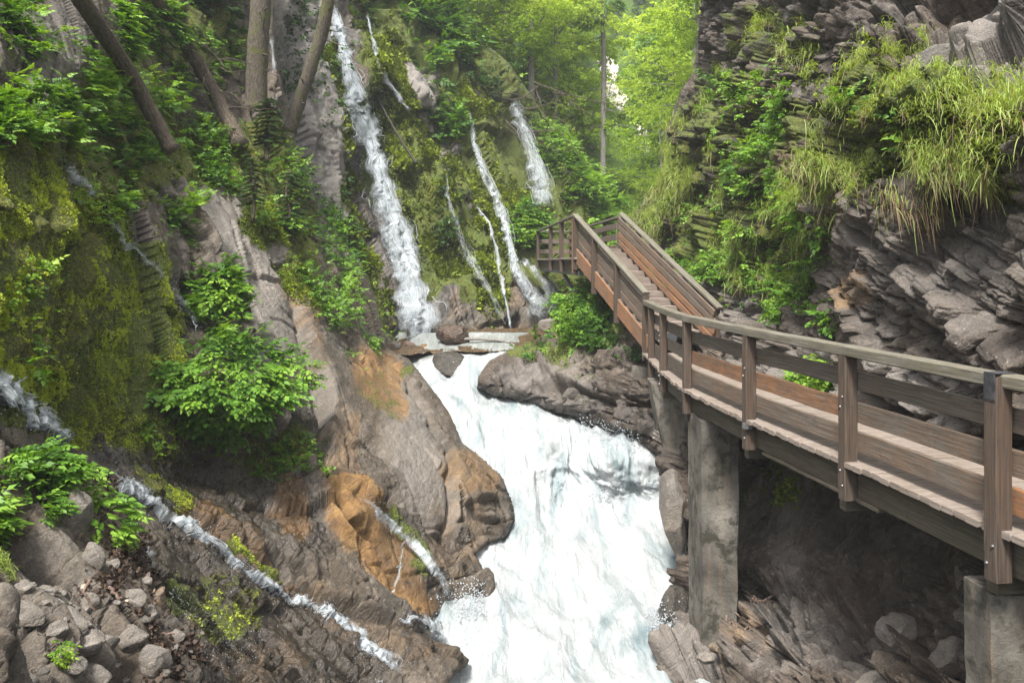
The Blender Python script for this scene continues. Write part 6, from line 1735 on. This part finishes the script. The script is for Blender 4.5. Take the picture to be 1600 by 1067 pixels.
fall(L2, [(172, 742, 4), (200, 760, 8), (230, 780, 9), (250, 797, 5), (275, 812, 5), (300, 826, 7), (330, 845, 7), (350, 865, 6), (372, 885, 5), (400, 902, 5), (430, 915, 5), (470, 935, 5), (500, 950, 5), (530, 970, 7), (560, 992, 14), (590, 1022, 24), (620, 1055, 32)], 1500,
     "long white rill running diagonally down the wet rock in the lower left", (.03, .14), (.7, 2.0), (.03, .12), (.45, 1), .5, kindname="cascade", drops=900, cat=c, dens=.72, wide=.95)
fall(L2, [(-20, 598, 14), (20, 628, 16), (50, 656, 16), (75, 680, 13), (112, 698, 8)], 420, "short bright spill of water at the left edge", (.12, .25), (1.0, 2.4), (.1, .4), (.6, 1), .5, kindname="cascade", drops=260, cat=c, dens=.8)
fall(L2, [(98, 248, 4), (125, 285, 9), (150, 310, 6), (172, 350, 4), (200, 385, 5), (240, 420, 5), (275, 460, 6), (300, 490, 7), (316, 518, 3)], 220, "thin broken cascade threading down through moss at the upper left", (.01, .08), (.5, 1.3), (.03, .1), (.25, .85), .6, kindname="cascade", drops=220, cat=c, dens=.42, wide=.8)
fall(L2, [(560, 780, 3), (590, 800, 4), (620, 825, 4), (645, 845, 4), (668, 870, 4), (685, 900, 7), (700, 938, 8)], 190, "small sparkling rill over the lower brown rocks", (.01, .08), (.4, 1.2), (.03, .12), (.3, .9), .6, kindname="cascade", drops=200, cat=c)
fall(L2, [(630, 845, 1), (624, 880, 2), (616, 930, 2)], 26, "thread of drops falling down the orange slab", (.01, .05), (.4, .8), (.04, .14), (.4, .9), .4, kindname="cascade", cat=c)
fall(L2, [(226, 858, 2), (234, 872, 3), (240, 890, 3)], 40, "tiny white spout beside the leaf litter", (.01, .06), (.6, 1.3), (.2, .5), (.5, .9), .4, kindname="cascade", cat=c)
fall(L2, [(262, 930, 6), (300, 960, 26), (350, 1000, 40), (380, 1050, 44)], 260, "thin glittering film of water spreading over dark rock at the bottom left", (.005, .04), (.3, .7), (.04, .16), (.15, .5), .5, kindname="cascade", drops=400, cat=c, dens=.16, layers=2)
fall(L2, [(628, 962, 4), (660, 970, 6), (690, 985, 8), (705, 995, 8)], 140, "white water pouring between the lowest brown rocks into the stream", (.01, .1), (.7, 1.6), (.15, .5), (.5, 1), .5, kindname="cascade", drops=120, cat=c)
# spray thrown up by the stream: belongs to the water
def spray(shapes, n, sz, up, label):
    U, V = pts_in(shapes, n, 5); P, N = LW.at(U, V); k = len(P)
    P = P + np.array([0, 0, 1.]) * (rng.random(k) ** 2.2 * up)[:, None] + rng.normal(0, .03, (k, 3))
    dv, df = ICO[2]; s = rng.uniform(*sz, k)
    Vv = (dv[None] * s[:, None, None] * rng.uniform(.6, 1.4, (k, 1, 3)) + P[:, None]).reshape(-1, 3); F = (df[None] + (np.arange(k) * len(dv))[:, None, None]).reshape(-1, 3)
    tag(obj("spray", np_mesh("spray", Vv, tris=F, smooth=True, attrs={"alpha": np.full(len(Vv), .85)}), M_fall), label, kind="stuff")
spray([(('e', 930, 700, 120, 16, 8), 1), (('e', 1000, 770, 40, 40), .8), (('e', 740, 1000, 40, 40, 40), .8), (('e', 1040, 1000, 30, 40), 1), (('e', 900, 790, 100, 14), .8), (('e', 720, 600, 40, 26), .8), (('e', 700, 960, 60, 12, -20), .8)], 3600, (.004, .014), .35, "drops of spray flying above the white water")
# ------------------------------------------------------------------ damp valley air
def haze_box():
    x0, x1, y0, y1, z0, z1 = -420, 620, -6, 420, -60, 330
    vs = [(x, y, z) for x in (x0, x1) for y in (y0, y1) for z in (z0, z1)]
    fs = [(0, 1, 3, 2), (4, 6, 7, 5), (0, 4, 5, 1), (2, 3, 7, 6), (0, 2, 6, 4), (1, 5, 7, 3)]
    me = bpy.data.meshes.new("haze"); me.from_pydata(vs, [], fs); me.update()
    m = bpy.data.materials.new("haze"); m.use_nodes = True; t = m.node_tree; t.nodes.clear()
    o_ = t.nodes.new("ShaderNodeOutputMaterial"); p = t.nodes.new("ShaderNodeVolumePrincipled")
    p.inputs["Color"].default_value = (.93, .97, 1.0, 1); p.inputs["Density"].default_value = HAZE
    t.links.new(p.outputs[0], o_.inputs["Volume"])
    tag(obj("haze", me, m), "thin bright haze filling the valley", kind="stuff")
HAZE = 0.0008
haze_box()
bpy.context.view_layer.update()
